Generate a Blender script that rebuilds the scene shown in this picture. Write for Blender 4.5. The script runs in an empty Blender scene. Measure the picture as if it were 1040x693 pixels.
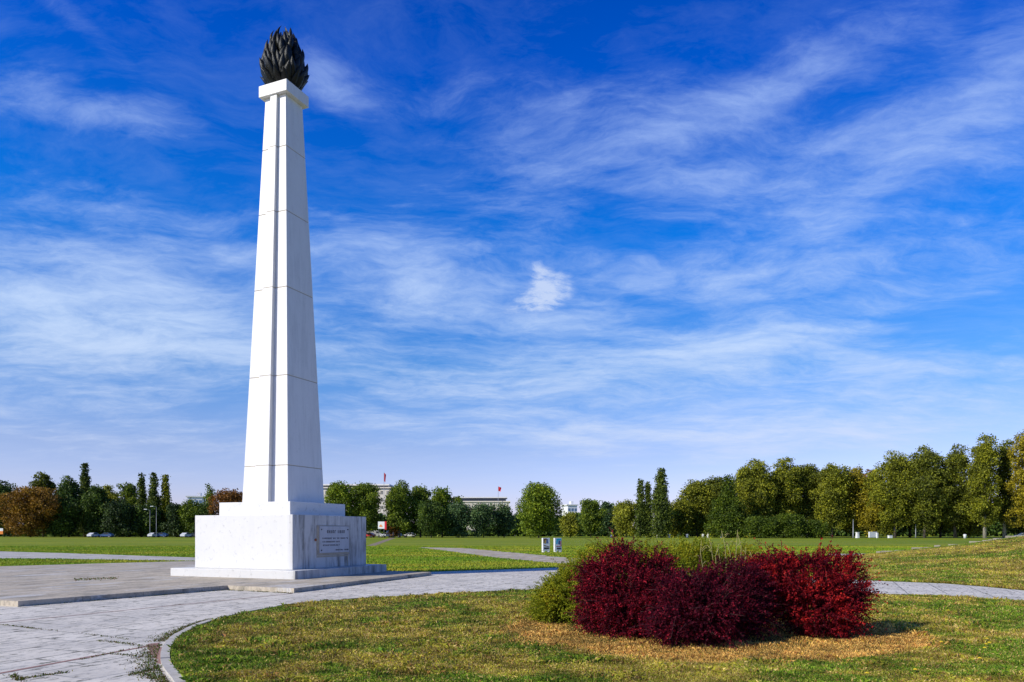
import bpy, bmesh, math, random
import numpy as np
from mathutils import Vector, Matrix

# ------------------------------------------------------------------ camera, sky, sun, exposure
SC = bpy.context.scene
COL = SC.collection
F, CX, HY, CAMH = 763.0, 520.0, 540.5, 1.7          # focal length in photo pixels, centre column, horizon row, eye height

cam_d = bpy.data.cameras.new('camera')
cam = bpy.data.objects.new('camera', cam_d)
COL.objects.link(cam)
cam.location = (0, 0, CAMH)
cam.rotation_euler = (math.pi / 2, 0, 0)
cam_d.sensor_width = 36.0
cam_d.lens = 36.0 * F / 1040.0
cam_d.shift_y = (HY - 346.5) / 1040.0
cam_d.clip_start = 0.1
cam_d.clip_end = 8000
SC.camera = cam

SUN_H = Vector((-0.86, -0.51)).normalized()
SUN_EL = math.radians(32)
SUN = Vector((SUN_H.x * math.cos(SUN_EL), SUN_H.y * math.cos(SUN_EL), math.sin(SUN_EL)))
sun_d = bpy.data.lights.new('sun', 'SUN')
sun_d.energy = 5.0
sun_d.angle = math.radians(0.5)
sun_d.color = (1.0, 0.94, 0.81)
sun_o = bpy.data.objects.new('sun', sun_d)
COL.objects.link(sun_o)
sun_o.rotation_euler = SUN.to_track_quat('Z', 'Y').to_euler()

SC.view_settings.view_transform = 'Standard'
SC.view_settings.look = 'None'
SC.view_settings.exposure = 0.0
SC.view_settings.gamma = 1.0
SC.view_settings.use_curve_mapping = False
SKY_STRENGTH = 0.10


class NT:
    """small node-tree writer"""
    def __init__(self, tree):
        self.t = tree
        self.n = tree.nodes
        self.l = tree.links

    def put(self, sock, v):
        if v is None:
            return
        if isinstance(v, bpy.types.NodeSocket):
            self.l.new(v, sock)
        elif isinstance(v, (tuple, list)) and len(v) == 3 and sock.type == 'RGBA':
            sock.default_value = (*v, 1)
        else:
            sock.default_value = v

    def math(self, op, a, b=None, c=None, clamp=False):
        n = self.n.new('ShaderNodeMath')
        n.operation = op
        n.use_clamp = clamp
        for i, v in enumerate((a, b, c)):
            self.put(n.inputs[i], v)
        return n.outputs[0]

    def vmath(self, op, a, b=None):
        n = self.n.new('ShaderNodeVectorMath')
        n.operation = op
        self.put(n.inputs[0], a)
        self.put(n.inputs[1], b)
        return n.outputs['Value'] if op in ('DOT_PRODUCT', 'LENGTH') else n.outputs[0]

    def comb(self, x, y, z):
        n = self.n.new('ShaderNodeCombineXYZ')
        for i, v in enumerate((x, y, z)):
            self.put(n.inputs[i], v)
        return n.outputs[0]

    def sep(self, v):
        n = self.n.new('ShaderNodeSeparateXYZ')
        self.put(n.inputs[0], v)
        return n.outputs

    def noise(self, vec, scale=1.0, detail=4.0, rough=0.5, dist=0.0, lac=2.0):
        n = self.n.new('ShaderNodeTexNoise')
        self.put(n.inputs['Vector'], vec)
        self.put(n.inputs['Scale'], scale)
        n.inputs['Detail'].default_value = detail
        n.inputs['Roughness'].default_value = rough
        n.inputs['Distortion'].default_value = dist
        n.inputs['Lacunarity'].default_value = lac
        return n.outputs['Fac']

    def mapping(self, vec, loc=(0, 0, 0), rot=(0, 0, 0), scale=(1, 1, 1)):
        n = self.n.new('ShaderNodeMapping')
        self.put(n.inputs['Vector'], vec)
        n.inputs['Location'].default_value = loc
        n.inputs['Rotation'].default_value = rot
        n.inputs['Scale'].default_value = scale
        return n.outputs[0]

    def mrange(self, v, a, b, c=0.0, d=1.0, smooth=False):
        n = self.n.new('ShaderNodeMapRange')
        n.clamp = True
        if smooth:
            n.interpolation_type = 'SMOOTHSTEP'
        self.put(n.inputs['Value'], v)
        for k, x in zip(('From Min', 'From Max', 'To Min', 'To Max'), (a, b, c, d)):
            self.put(n.inputs[k], x)
        return n.outputs[0]

    def mix(self, f, a, b, blend='MIX'):
        n = self.n.new('ShaderNodeMix')
        n.data_type = 'RGBA'
        n.blend_type = blend
        n.clamp_factor = True
        self.put(n.inputs[0], f)
        self.put(n.inputs[6], a)
        self.put(n.inputs[7], b)
        return n.outputs[2]

    def ramp(self, v, stops):
        n = self.n.new('ShaderNodeValToRGB')
        self.put(n.inputs[0], v)
        e = n.color_ramp.elements
        while len(e) < len(stops):
            e.new(0.5)
        for el, (p, c) in zip(e, stops):
            el.position = p
            el.color = (*c, 1)
        return n.outputs[0]


def build_world():
    w = bpy.data.worlds.new('World')
    SC.world = w
    w.use_nodes = True
    w.node_tree.nodes.clear()
    T = NT(w.node_tree)
    out = T.n.new('ShaderNodeOutputWorld')
    bg = T.n.new('ShaderNodeBackground')
    bg.inputs['Strength'].default_value = SKY_STRENGTH
    T.l.new(bg.outputs[0], out.inputs[0])
    sky = T.n.new('ShaderNodeTexSky')
    sky.sky_type = 'NISHITA'
    sky.sun_disc = False
    sky.sun_elevation = SUN_EL
    sky.sun_rotation = math.atan2(SUN.x, SUN.y)
    sky.air_density = 1.0
    sky.dust_density = 0.4
    sky.ozone_density = 3.0
    tc = T.n.new('ShaderNodeTexCoord')
    D = tc.outputs['Generated']
    x, y, z = T.sep(D)
    az = T.math('ARCTAN2', x, y)
    el = T.math('ARCSINE', z)
    # colour of the clear air by height: deep blue aloft, unseen zenith dimmed to darken the shadows, pale lavender at the horizon
    tint = T.ramp(T.mrange(el, 0.0, 1.25), [(0.0, (1.34, 1.20, 1.90)), (0.084, (1.10, 1.06, 1.50)), (0.168, (0.46, 0.95, 1.55)),
                                            (0.288, (0.04, 0.84, 1.95)), (0.444, (0.0, 0.58, 1.98)), (0.56, (0.0, 0.44, 1.70)), (0.72, (0.12, 0.30, 0.80)), (1.0, (0.12, 0.22, 0.50))])
    air = T.mix(1.0, sky.outputs[0], tint, 'MULTIPLY')
    # cirrus on a high layer: project the direction on a plane overhead
    zz = T.math('ADD', T.math('MAXIMUM', z, 0.0), 0.14)
    P = T.comb(T.math('DIVIDE', x, zz), T.math('DIVIDE', y, zz), 0.0)
    warp = T.n.new('ShaderNodeTexNoise')
    T.put(warp.inputs['Vector'], P)
    warp.inputs['Scale'].default_value = 1.6
    warp.inputs['Detail'].default_value = 5
    wv = T.vmath('SCALE', T.vmath('SUBTRACT', warp.outputs['Color'], (0.5, 0.5, 0.5)))
    wv.node.inputs['Scale'].default_value = 0.42
    PW = T.vmath('ADD', P, wv)
    big = T.noise(T.mapping(PW, loc=(3.1, 1.7, 0), rot=(0, 0, -0.30), scale=(0.9, 1.15, 1)), 1.0, 9, 0.60)
    fib = T.noise(T.mapping(PW, loc=(0.4, 5.2, 0), rot=(0, 0, -0.42), scale=(1.3, 2.6, 1)), 1.9, 12, 0.66)
    fine = T.noise(T.mapping(PW, loc=(7.4, 2.2, 0), rot=(0, 0, 0.25), scale=(2.6, 4.6, 1)), 3.0, 10, 0.72)

    def blob(px, py, rx, ry, amp=1.0, tilt=0.0):
        a0 = math.atan((px - CX) / F)
        e0 = math.atan((HY - py) / math.hypot(F, px - CX))
        da = T.math('SUBTRACT', az, a0)
        de = T.math('SUBTRACT', el, e0)
        if tilt:
            c, s = math.cos(tilt), math.sin(tilt)
            da, de = (T.math('ADD', T.math('MULTIPLY', da, c), T.math('MULTIPLY', de, s)),
                      T.math('SUBTRACT', T.math('MULTIPLY', de, c), T.math('MULTIPLY', da, s)))
        d2 = T.math('ADD', T.math('POWER', T.math('DIVIDE', da, rx / F), 2.0), T.math('POWER', T.math('DIVIDE', de, ry / F), 2.0))
        g = T.math('EXPONENT', T.math('MULTIPLY', d2, -1.0))
        return T.math('MULTIPLY', g, amp)

    blobs = [(50, 270, 180, 85, 0.62, -0.12), (110, 112, 120, 20, 0.62, 0.06), (180, 360, 150, 40, 0.30, 0.1), (215, 245, 70, 20, .35, -.3), (60, 330, 120, 40, .3, 0),
             (850, 235, 300, 60, 0.50, 0.18), (430, 275, 110, 45, 0.55, -0.2), (690, 365, 200, 40, 0.55, 0.10), (560, 120, 90, 30, .28, .2),
             (960, 110, 190, 40, 0.50, 0.25), (740, 110, 200, 24, 0.42, 0.22), (840, 370, 150, 36, 0.35, 0.0), (480, 395, 160, 24, .35, 0), (620, 440, 180, 20, .3, 0),
             (325, 76, 40, 22, 0.70, -0.4), (690, 190, 150, 30, .30, .12), (420, 100, 90, 26, .2, .2), (70, 14, 60, 12, .5, -.4), (900, 30, 160, 24, .2, .3),
             (540, 40, 300, 40, -0.25, 0.1), (390, 170, 120, 40, -0.22, 0.1), (120, 160, 150, 18, -0.25, 0.05), (620, 240, 90, 14, -0.25, 0.1), (740, 320, 160, 12, -.25, .1), (960, 330, 120, 16, -.3, .1), (300, 330, 60, 30, -.15, 0),
             (900, 400, 220, 40, .34, 0.05), (780, 450, 260, 26, .30, 0), (140, 425, 200, 30, .30, 0), (600, 330, 260, 70, .16, .1)]
    cover = None
    for b in blobs:
        g = blob(*b)
        cover = g if cover is None else T.math('ADD', cover, g)
    dens = T.math('ADD', T.math('MULTIPLY', big, 1.05), T.math('MULTIPLY', fib, 0.85))
    dens = T.math('ADD', dens, T.math('MULTIPLY', fine, 0.40))
    dens = T.math('ADD', dens, T.math('MULTIPLY', cover, 0.50))
    cl = T.mrange(dens, 1.14, 1.90, 0.0, 0.88, smooth=True)
    # one small dense tuft
    tw = T.noise(T.mapping(PW, scale=(3, 4, 1)), 4.5, 8, 0.68)
    pf = T.math('ADD', T.math('ADD', blob(552, 303, 40, 16, 0.9, 0.30), blob(546, 279, 12, 22, 0.9, 0.35)), T.math('ADD', blob(561, 288, 18, 20, 0.8, -0.5), blob(530, 311, 34, 9, 0.55, 0.2)))
    pf = T.mrange(T.math('MULTIPLY', pf, T.mrange(tw, 0.30, 0.68, 0.25, 1.15)), 0.0, 1.35, 0.0, 0.80, smooth=True)
    veil = T.mrange(T.math('ADD', T.math('MULTIPLY', fib, 0.6), T.math('MULTIPLY', fine, 0.4)), 0.44, 0.72, 0.0, 0.15)
    fac = T.math('MAXIMUM', T.math('MAXIMUM', cl, veil), pf)
    fac = T.math('MULTIPLY', fac, T.mrange(el, 0.0, 0.12, 0.35, 1.0))
    ccol = T.ramp(T.mrange(el, 0.0, 0.7), [(0.0, (7.0, 7.4, 9.2)), (0.35, (6.2, 7.7, 10.2)), (0.7, (4.6, 6.3, 10.2)), (1.0, (3.6, 5.3, 9.8))])
    ccol = T.mix(pf, ccol, (6.9, 7.8, 9.7))
    colr = T.mix(fac, air, ccol)
    T.put(bg.inputs['Color'], colr)
    w.cycles.sampling_method = 'MANUAL'
    w.cycles.sample_map_resolution = 512


build_world()
SC.cycles.max_bounces = 6
SC.cycles.diffuse_bounces = 3
SC.cycles.glossy_bounces = 2
SC.cycles.transmission_bounces = 4

# ------------------------------------------------------------------ helpers


def G(px, py, z=0.0):
    """the point of the place at height z that stands at row py, column px of the photo"""
    Z = (CAMH - z) * F / (py - HY)
    return ((px - CX) / F * Z, Z)


def XAT(px, Z):
    return (px - CX) / F * Z


def ZAT(py, Z):
    return CAMH + (HY - py) / F * Z


def link(name, mesh, mats, parent=None):
    o = bpy.data.objects.new(name, mesh)
    COL.objects.link(o)
    for m in (mats if isinstance(mats, (list, tuple)) else [mats]):
        mesh.materials.append(m)
    if parent:
        o.parent = parent
    return o


def np_mesh(name, verts, faces, k, smooth=False):
    """verts (n,3), faces (m,k) of equal size"""
    me = bpy.data.meshes.new(name)
    verts = np.asarray(verts, dtype=np.float32)
    faces = np.asarray(faces, dtype=np.int32)
    me.vertices.add(len(verts))
    me.vertices.foreach_set('co', verts.ravel())
    m = len(faces)
    me.loops.add(m * k)
    me.loops.foreach_set('vertex_index', faces.ravel())
    me.polygons.add(m)
    me.polygons.foreach_set('loop_start', np.arange(0, m * k, k, dtype=np.int32))
    me.polygons.foreach_set('loop_total', np.full(m, k, dtype=np.int32))
    me.polygons.foreach_set('use_smooth', np.full(m, smooth, dtype=bool))
    me.update(calc_edges=True)
    return me


def set_col(me, cols):
    a = me.color_attributes.new('tone', 'FLOAT_COLOR', 'POINT')
    c = np.ones((len(cols), 4), dtype=np.float32)
    c[:, :3] = cols
    a.data.foreach_set('color', c.ravel())


class MB:
    """collects shapes; build() makes ONE mesh object"""
    def __init__(self):
        self.bm = bmesh.new()

    def box(self, c, s, rz=0.0, bev=0.0, mi=0):
        r = bmesh.ops.create_cube(self.bm, size=1.0)
        vs = r['verts']
        M = Matrix.Translation(c) @ Matrix.Rotation(rz, 4, 'Z') @ Matrix.Diagonal((*s, 1))
        bmesh.ops.transform(self.bm, matrix=M, verts=vs)
        fs = {f for v in vs for f in v.link_faces}
        for f in fs:
            f.material_index = mi
        if bev:
            es = list({e for v in vs for e in v.link_edges})
            bmesh.ops.bevel(self.bm, geom=es, offset=bev, segments=2, affect='EDGES', profile=0.5)
        return self

    def frustum(self, z0, h0, z1, h1, bev=0.0):
        """h = (half x, half y)"""
        vs = [self.bm.verts.new((sx * h[0], sy * h[1], z)) for z, h in ((z0, h0), (z1, h1)) for sx, sy in ((-1, -1), (1, -1), (1, 1), (-1, 1))]
        f = self.bm.faces.new
        f(vs[3::-1])
        f(vs[4:])
        for i in range(4):
            j = (i + 1) % 4
            f((vs[i], vs[j], vs[4 + j], vs[4 + i]))
        if bev:
            bmesh.ops.bevel(self.bm, geom=list({e for v in vs for e in v.link_edges}), offset=bev, segments=2, affect='EDGES', profile=0.5)
        return self

    def prism(self, pts, z0, z1, mi=0):
        b = [self.bm.verts.new((p[0], p[1], z0)) for p in pts]
        t = [self.bm.verts.new((p[0], p[1], z1)) for p in pts]
        n = len(pts)
        fs = [self.bm.faces.new(t), self.bm.faces.new(b[::-1])]
        for i in range(n):
            j = (i + 1) % n
            fs.append(self.bm.faces.new((b[i], b[j], t[j], t[i])))
        for q in fs:
            q.material_index = mi
        return self

    def tube(self, pts, rad, n=8, cap=True, mi=0):
        pts = [Vector(p) for p in pts]
        rads = rad if isinstance(rad, (list, tuple)) else [rad] * len(pts)
        rings = []
        for i, p in enumerate(pts):
            d = (pts[min(i + 1, len(pts) - 1)] - pts[max(i - 1, 0)]).normalized()
            u = d.orthogonal().normalized() if abs(d.z) < 0.95 else Vector((1, 0, 0))
            u = (u - d * u.dot(d)).normalized()
            v = d.cross(u)
            rings.append([self.bm.verts.new(p + (u * math.cos(2 * math.pi * k / n) + v * math.sin(2 * math.pi * k / n)) * rads[i]) for k in range(n)])
        for a, b in zip(rings, rings[1:]):
            for k in range(n):
                q = self.bm.faces.new((a[k], a[(k + 1) % n], b[(k + 1) % n], b[k]))
                q.smooth = True
                q.material_index = mi
        if cap:
            self.bm.faces.new(rings[-1]).material_index = mi
            self.bm.faces.new(rings[0][::-1]).material_index = mi
        return self

    def sheet(self, pts, z=0.0, mi=0):
        f = self.bm.faces.new([self.bm.verts.new((p[0], p[1], z if len(p) < 3 else p[2])) for p in pts])
        f.material_index = mi
        return self

    def build(self, name, mats, parent=None):
        bmesh.ops.recalc_face_normals(self.bm, faces=self.bm.faces[:])
        me = bpy.data.meshes.new(name)
        self.bm.to_mesh(me)
        self.bm.free()
        return link(name, me, mats, parent)


def sheet_obj(name, pts, z, mat):
    b = MB()
    b.sheet(pts, z)
    f = b.bm.faces[:]
    bmesh.ops.triangulate(b.bm, faces=f)
    o = b.build(name, mat)
    for p in o.data.polygons:
        if p.normal.z < 0:
            o.data.flip_normals()
            break
    return structure(o)


def structure(o):
    o['kind'] = 'structure'
    return o


def stuff(o):
    o['kind'] = 'stuff'
    return o


def tag(o, label, cat, group=None):
    o['label'] = label
    o['category'] = cat
    if group:
        o['group'] = group
    return o


def empty(name, loc, label, cat, group=None, rz=0.0):
    o = bpy.data.objects.new(name, None)
    o.empty_display_size = 0.2
    COL.objects.link(o)
    o.location = loc
    o.rotation_euler = (0, 0, rz)
    return tag(o, label, cat, group)


def dup(root, loc, label, rz=None, scale=None):
    r = root.copy()
    COL.objects.link(r)
    r.location = loc
    if rz is not None:
        r.rotation_euler = (0, 0, rz)
    if scale is not None:
        r.scale = scale
    r['label'] = label
    for ch in list(root.children):
        c = ch.copy()
        COL.objects.link(c)
        c.parent = r
        for g in list(ch.children):
            d = g.copy()
            COL.objects.link(d)
            d.parent = c
    return r


# ------------------------------------------------------------------ materials
def mat(name):
    m = bpy.data.materials.new(name)
    m.use_nodes = True
    m.node_tree.nodes.clear()
    T = NT(m.node_tree)
    o = T.n.new('ShaderNodeOutputMaterial')
    p = T.n.new('ShaderNodeBsdfPrincipled')
    T.l.new(p.outputs[0], o.inputs[0])
    tc = T.n.new('ShaderNodeTexCoord')
    return m, T, p, tc.outputs['Object'], o


def bump(T, p, h, strength=0.3, dist=0.02):
    b = T.n.new('ShaderNodeBump')
    b.inputs['Strength'].default_value = strength
    b.inputs['Distance'].default_value = dist
    T.put(b.inputs['Height'], h)
    T.l.new(b.outputs[0], p.inputs['Normal'])


def plain(name, col, rough=0.6, var=0.15, scale=3.0, metal=0.0):
    m, T, p, O, _ = mat(name)
    n = T.noise(O, scale, 5, 0.6)
    T.put(p.inputs['Base Color'], T.mix(n, tuple(c * (1 - var) for c in col), tuple(min(1, c * (1 + var)) for c in col)))
    p.inputs['Roughness'].default_value = rough
    p.inputs['Metallic'].default_value = metal
    return m


def leaf_mat(name, cols, trans=0.3, rough=0.55, spec=0.25, attr=False, nscale=0.5, npow=0.45):
    """cols: list of (pos, colour); per-leaf random plus slow drift through the crown"""
    m, T, p, O, o = mat(name)
    g = T.n.new('ShaderNodeNewGeometry')
    if attr:
        a = T.n.new('ShaderNodeVertexColor')
        a.layer_name = 'tone'
        c = a.outputs[0]
    else:
        n = T.noise(O, nscale, 3, 0.5)
        f = T.math('ADD', T.math('MULTIPLY', g.outputs['Random Per Island'], 1 - npow), T.math('MULTIPLY', T.mrange(n, 0.3, 0.7), npow))
        c = T.ramp(f, cols)
    T.put(p.inputs['Base Color'], c)
    p.inputs['Roughness'].default_value = rough
    p.inputs['Specular IOR Level'].default_value = spec
    tr = T.n.new('ShaderNodeBsdfTranslucent')
    T.put(tr.inputs[0], c)
    mx = T.n.new('ShaderNodeMixShader')
    mx.inputs[0].default_value = trans
    T.l.new(p.outputs[0], mx.inputs[1])
    T.l.new(tr.outputs[0], mx.inputs[2])
    T.l.new(mx.outputs[0], o.inputs[0])
    return m


def marble_mat(name, base, stain=0.5, streak=0.5, face=None):
    """face: local y of the shaded side, with run-down grime and a film of painted shade"""
    m, T, p, O, _ = mat(name)
    x, y, z = T.sep(O)
    cloud = T.noise(O, 0.8, 7, 0.65)
    c = T.mix(T.mrange(cloud, 0.35, 0.7), tuple(b * 0.95 for b in base), base)
    s = T.noise(T.mapping(O, scale=(4.0, 4.0, 0.35)), 1.0, 8, 0.72, 0.4)
    s2 = T.noise(T.mapping(O, scale=(0.9, 0.9, 0.6)), 1.0, 4, 0.6)
    f = T.math('MULTIPLY', T.mrange(s, 0.44, 0.62), T.mrange(s2, 0.36, 0.56))
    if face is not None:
        grime_shade = T.mrange(y, face + 0.25, face + 0.02, 0.0, 1.0)
        f = T.math('MULTIPLY', T.math('ADD', f, 0.30), T.math('MAXIMUM', grime_shade, 0.04))  # even film paints this side's shade darker, on top of the grime streaks
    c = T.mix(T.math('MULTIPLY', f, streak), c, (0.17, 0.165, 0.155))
    sp = T.noise(O, 5.0, 7, 0.75)
    c = T.mix(T.math('MULTIPLY', T.mrange(sp, 0.56, 0.68), stain), c, (0.16, 0.15, 0.125))
    T.put(p.inputs['Base Color'], c)
    p.inputs['Roughness'].default_value = 0.55
    bump(T, p, T.noise(O, 30, 5, 0.65), 0.18, 0.01)
    return m


M = {}
M['marble'] = marble_mat('white_marble', (0.745, 0.735, 0.71), 0.12, 0.16)
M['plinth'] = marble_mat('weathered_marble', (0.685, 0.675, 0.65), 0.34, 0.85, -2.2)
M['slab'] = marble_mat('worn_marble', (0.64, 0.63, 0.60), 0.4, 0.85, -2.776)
M['joint'] = plain('joint_mortar', (0.42, 0.36, 0.27), 0.9, 0.3, 6)
M['plaque'] = marble_mat('plaque_stone', (0.50, 0.505, 0.52), 0.2, 0.4)
M['ink'] = plain('dark_lettering', (0.05, 0.05, 0.055), 0.8, 0.3, 10)
M['bronze'] = None
m, T, p, O, _ = mat('dark_bronze')
n = T.noise(O, 6, 6, 0.65)
T.put(p.inputs['Base Color'], T.mix(T.mrange(n, 0.35, 0.7), (0.003, 0.0033, 0.003), (0.012, 0.015, 0.014)))
p.inputs['Metallic'].default_value = 0.35
p.inputs['Roughness'].default_value = 0.48
bump(T, p, T.noise(O, 14, 5, 0.6), 0.5, 0.04)
M['bronze'] = m

TH = math.radians(67.0)      # direction of the monument's right-hand edges


def grass_ground(name, near):
    m, T, p, O, _ = mat(name)
    x, y, z = T.sep(O)
    a = T.noise(O, 0.35, 5, 0.6)
    b = T.noise(O, 2.3, 6, 0.65, 0.3)
    c = T.noise(O, 14.0, 5, 0.7)
    band = T.noise(T.mapping(O, scale=(0.018, 0.11, 1)), 1.0, 5, 0.6, 0.3)
    if near:
        col = T.mix(T.mrange(b, 0.40, 0.62), (0.050, 0.070, 0.010), (0.13, 0.11, 0.022))
        col = T.mix(T.math('MULTIPLY', T.mrange(a, 0.48, 0.66), 0.5), col, (0.17, 0.13, 0.045))
    else:
        col = T.mix(T.mrange(band, 0.42, 0.58), (0.150, 0.255, 0.012), (0.34, 0.37, 0.022))
        col = T.mix(T.math('MULTIPLY', T.mrange(b, 0.42, 0.75), 0.35), col, (0.24, 0.28, 0.03))
        b3 = T.noise(T.mapping(O, loc=(40, 11, 0), scale=(0.02, 0.10, 1)), 1.0, 7, 0.7, 0.2)
        col = T.mix(T.math('MULTIPLY', T.mrange(b3, 0.52, 0.62), 0.7), col, (0.34, 0.31, 0.05))
        t1 = T.noise(T.mapping(O, loc=(7, 3, 0), scale=(0.22, 0.75, 1)), 1.0, 6, 0.7)
        col = T.mix(T.mrange(t1, 0.46, 0.60, 0.0, 0.55), col, (0.085, 0.170, 0.010))
        t2 = T.noise(T.mapping(O, loc=(1, 30, 0), scale=(0.16, 0.5, 1)), 1.0, 7, 0.7)
        col = T.mix(T.mrange(t2, 0.50, 0.62, 0.0, 0.6), col, (0.33, 0.33, 0.035))
        # drier close to the paved ring
        dry = T.math('MULTIPLY', T.mrange(y, 75, 30), T.mrange(b, 0.38, 0.6))
        col = T.mix(T.math('MULTIPLY', dry, 0.55), col, (0.30, 0.26, 0.045))
    col = T.mix(T.mrange(c, 0.30, 0.58, 0.65, 0.0), col, (0.040, 0.050, 0.010))
    T.put(p.inputs['Base Color'], col)
    p.inputs['Roughness'].default_value = 0.9
    p.inputs['Specular IOR Level'].default_value = 0.1
    bump(T, p, T.math('ADD', c, T.math('MULTIPLY', b, 1.2)), 0.8, 0.06)
    return m


M['lawn_far'] = grass_ground('meadow_grass', False)
M['lawn_near'] = grass_ground('lawn_soil', True)


def paving_mat():
    m, T, p, O, _ = mat('pale_stone_paving')
    R = T.mapping(O, rot=(0, 0, -TH))
    br = T.n.new('ShaderNodeTexBrick')
    wob = T.n.new('ShaderNodeTexNoise')
    T.put(wob.inputs['Vector'], O)
    wob.inputs['Scale'].default_value = 1.7
    wob.inputs['Detail'].default_value = 4
    wv = T.vmath('SCALE', T.vmath('SUBTRACT', wob.outputs['Color'], (0.5, 0.5, 0.5)))
    wv.node.inputs['Scale'].default_value = 0.05
    RW = T.vmath('ADD', R, wv)
    T.put(br.inputs['Vector'], RW)
    br.offset = 0.5
    br.inputs['Scale'].default_value = 1.0
    br.inputs['Brick Width'].default_value = 1.35
    br.inputs['Row Height'].default_value = 0.98
    br.inputs['Mortar Size'].default_value = 0.012
    br.inputs['Mortar Smooth'].default_value = 0.3
    br.inputs['Color1'].default_value = (0.66, 0.605, 0.515, 1)
    br.inputs['Color2'].default_value = (0.73, 0.675, 0.58, 1)
    br.inputs['Mortar'].default_value = (0.5, 0.5, 0.52, 1)
    n1 = T.noise(O, 0.7, 6, 0.65)
    n2 = T.noise(T.mapping(R, scale=(1, 3.2, 1)), 2.6, 8, 0.72, 0.5)
    col = T.mix(T.mrange(n1, 0.42, 0.60, 0, 0.55), br.outputs['Color'], (0.47, 0.44, 0.39))
    col = T.mix(T.mrange(n2, 0.53, 0.64, 0, 0.70), col, (0.28, 0.265, 0.24))
    n3 = T.noise(O, 7, 8, 0.75)
    col = T.mix(T.mrange(n3, 0.54, 0.66, 0, 0.6), col, (0.17, 0.16, 0.14))
    # weeds and dirt in some of the joints
    wm = T.noise(T.mapping(O, loc=(4, 9, 0)), 0.8, 5, 0.6)
    jn = T.math('MULTIPLY', br.outputs['Fac'], T.mrange(wm, 0.36, 0.54))
    col = T.mix(T.math('MULTIPLY', jn, 0.95), col, (0.060, 0.058, 0.025))
    sp = T.math('MULTIPLY', T.mrange(T.noise(T.mapping(R, loc=(2, 2, 0), scale=(1, 2.6, 1)), 2.6, 8, 0.74), 0.565, 0.60), 0.9)
    col = T.mix(sp, col, (0.075, 0.070, 0.032))
    chip = T.noise(T.mapping(R, loc=(9, 3, 0), scale=(1.0, 1.0, 1)), 1.1, 3, 0.5)
    near = T.n.new('ShaderNodeTexBrick')
    T.put(near.inputs['Vector'], RW)
    near.offset = 0.5
    for k_, v_ in (('Scale', 1.0), ('Brick Width', 1.35), ('Row Height', 0.98), ('Mortar Size', 0.05), ('Mortar Smooth', 1.0)):
        near.inputs[k_].default_value = v_
    moss = T.math('MULTIPLY', T.math('MULTIPLY', near.outputs['Fac'], T.mrange(n3, 0.44, 0.56)), T.mrange(chip, 0.46, 0.60))
    col = T.mix(T.math('MULTIPLY', moss, 0.9), col, (0.085, 0.075, 0.035))
    T.put(p.inputs['Base Color'], col)
    p.inputs['Roughness'].default_value = 0.75
    h = T.math('SUBTRACT', T.math('MULTIPLY', n3, 0.4), br.outputs['Fac'])
    bump(T, p, h, 0.8, 0.02)
    return m


M['paving'] = paving_mat()


def concrete_mat(name, c0, c1, streakdir=0.0, stain=(0.20, 0.18, 0.14)):
    m, T, p, O, _ = mat(name)
    R = T.mapping(O, rot=(0, 0, -TH))
    a = T.noise(T.mapping(R, scale=(0.6, 2.2, 1)), 0.6, 8, 0.7, 0.4)
    b = T.noise(O, 8, 6, 0.7)
    col = T.mix(T.mrange(a, 0.35, 0.66), c0, c1)
    s = T.noise(T.mapping(R, loc=(3, 8, 0), scale=(0.8, 1.8, 1)), 0.9, 9, 0.75)
    col = T.mix(T.mrange(s, 0.48, 0.60, 0, 0.75), col, stain)
    w = T.noise(T.mapping(R, loc=(13, 8, 0), scale=(0.5, 1.9, 1)), 0.7, 8, 0.7)
    col = T.mix(T.mrange(w, 0.53, 0.60, 0, 0.7), col, (0.56, 0.55, 0.53))
    col = T.mix(T.mrange(b, 0.50, 0.64, 0, 0.55), col, (0.15, 0.135, 0.11))
    br = T.n.new('ShaderNodeTexBrick')
    T.put(br.inputs['Vector'], R)
    br.inputs['Scale'].default_value = 1.0
    br.inputs['Brick Width'].default_value = 1.6
    br.inputs['Row Height'].default_value = 1.1
    br.inputs['Mortar Size'].default_value = 0.012
    col = T.mix(T.math('MULTIPLY', br.outputs['Fac'], T.mrange(s, 0.4, 0.6, 0.2, 0.8)), col, (0.12, 0.11, 0.09))
    T.put(p.inputs['Base Color'], col)
    p.inputs['Roughness'].default_value = 0.85
    bump(T, p, b, 0.25, 0.01)
    return m


M['platform'] = concrete_mat('grey_platform_stone', (0.42, 0.355, 0.265), (0.53, 0.455, 0.345))
M['path'] = concrete_mat('pale_path_stone', (0.46, 0.43, 0.375), (0.58, 0.545, 0.48))
M['worn_path'] = concrete_mat('worn_path_stone', (0.38, 0.30, 0.20), (0.56, 0.47, 0.34))
M['dirt'] = plain('dirt', (0.22, 0.17, 0.11), 0.95, 0.3, 1.5)
M['kerb'] = plain('kerb_stone', (0.46, 0.43, 0.38), 0.85, 0.4, 9)
M['old_stone'] = plain('old_stone', (0.27, 0.245, 0.18), 0.9, 0.6, 1.2)
M['brick'] = plain('red_brick', (0.30, 0.17, 0.14), 0.9, 0.35, 9)
M['grass'] = leaf_mat('grass_blades', None, 0.25, 0.6, 0.2, attr=True)
M['bark'] = plain('bark', (0.085, 0.070, 0.055), 0.95, 0.4, 4)
M['pale_bark'] = plain('pale_bark', (0.30, 0.27, 0.22), 0.9, 0.35, 3)
M['twig'] = plain('twig', (0.085, 0.045, 0.035), 0.9, 0.3, 20)

# ------------------------------------------------------------------ ground, paving, platform
gm = bpy.data.meshes.new('ground')
b = MB()
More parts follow.
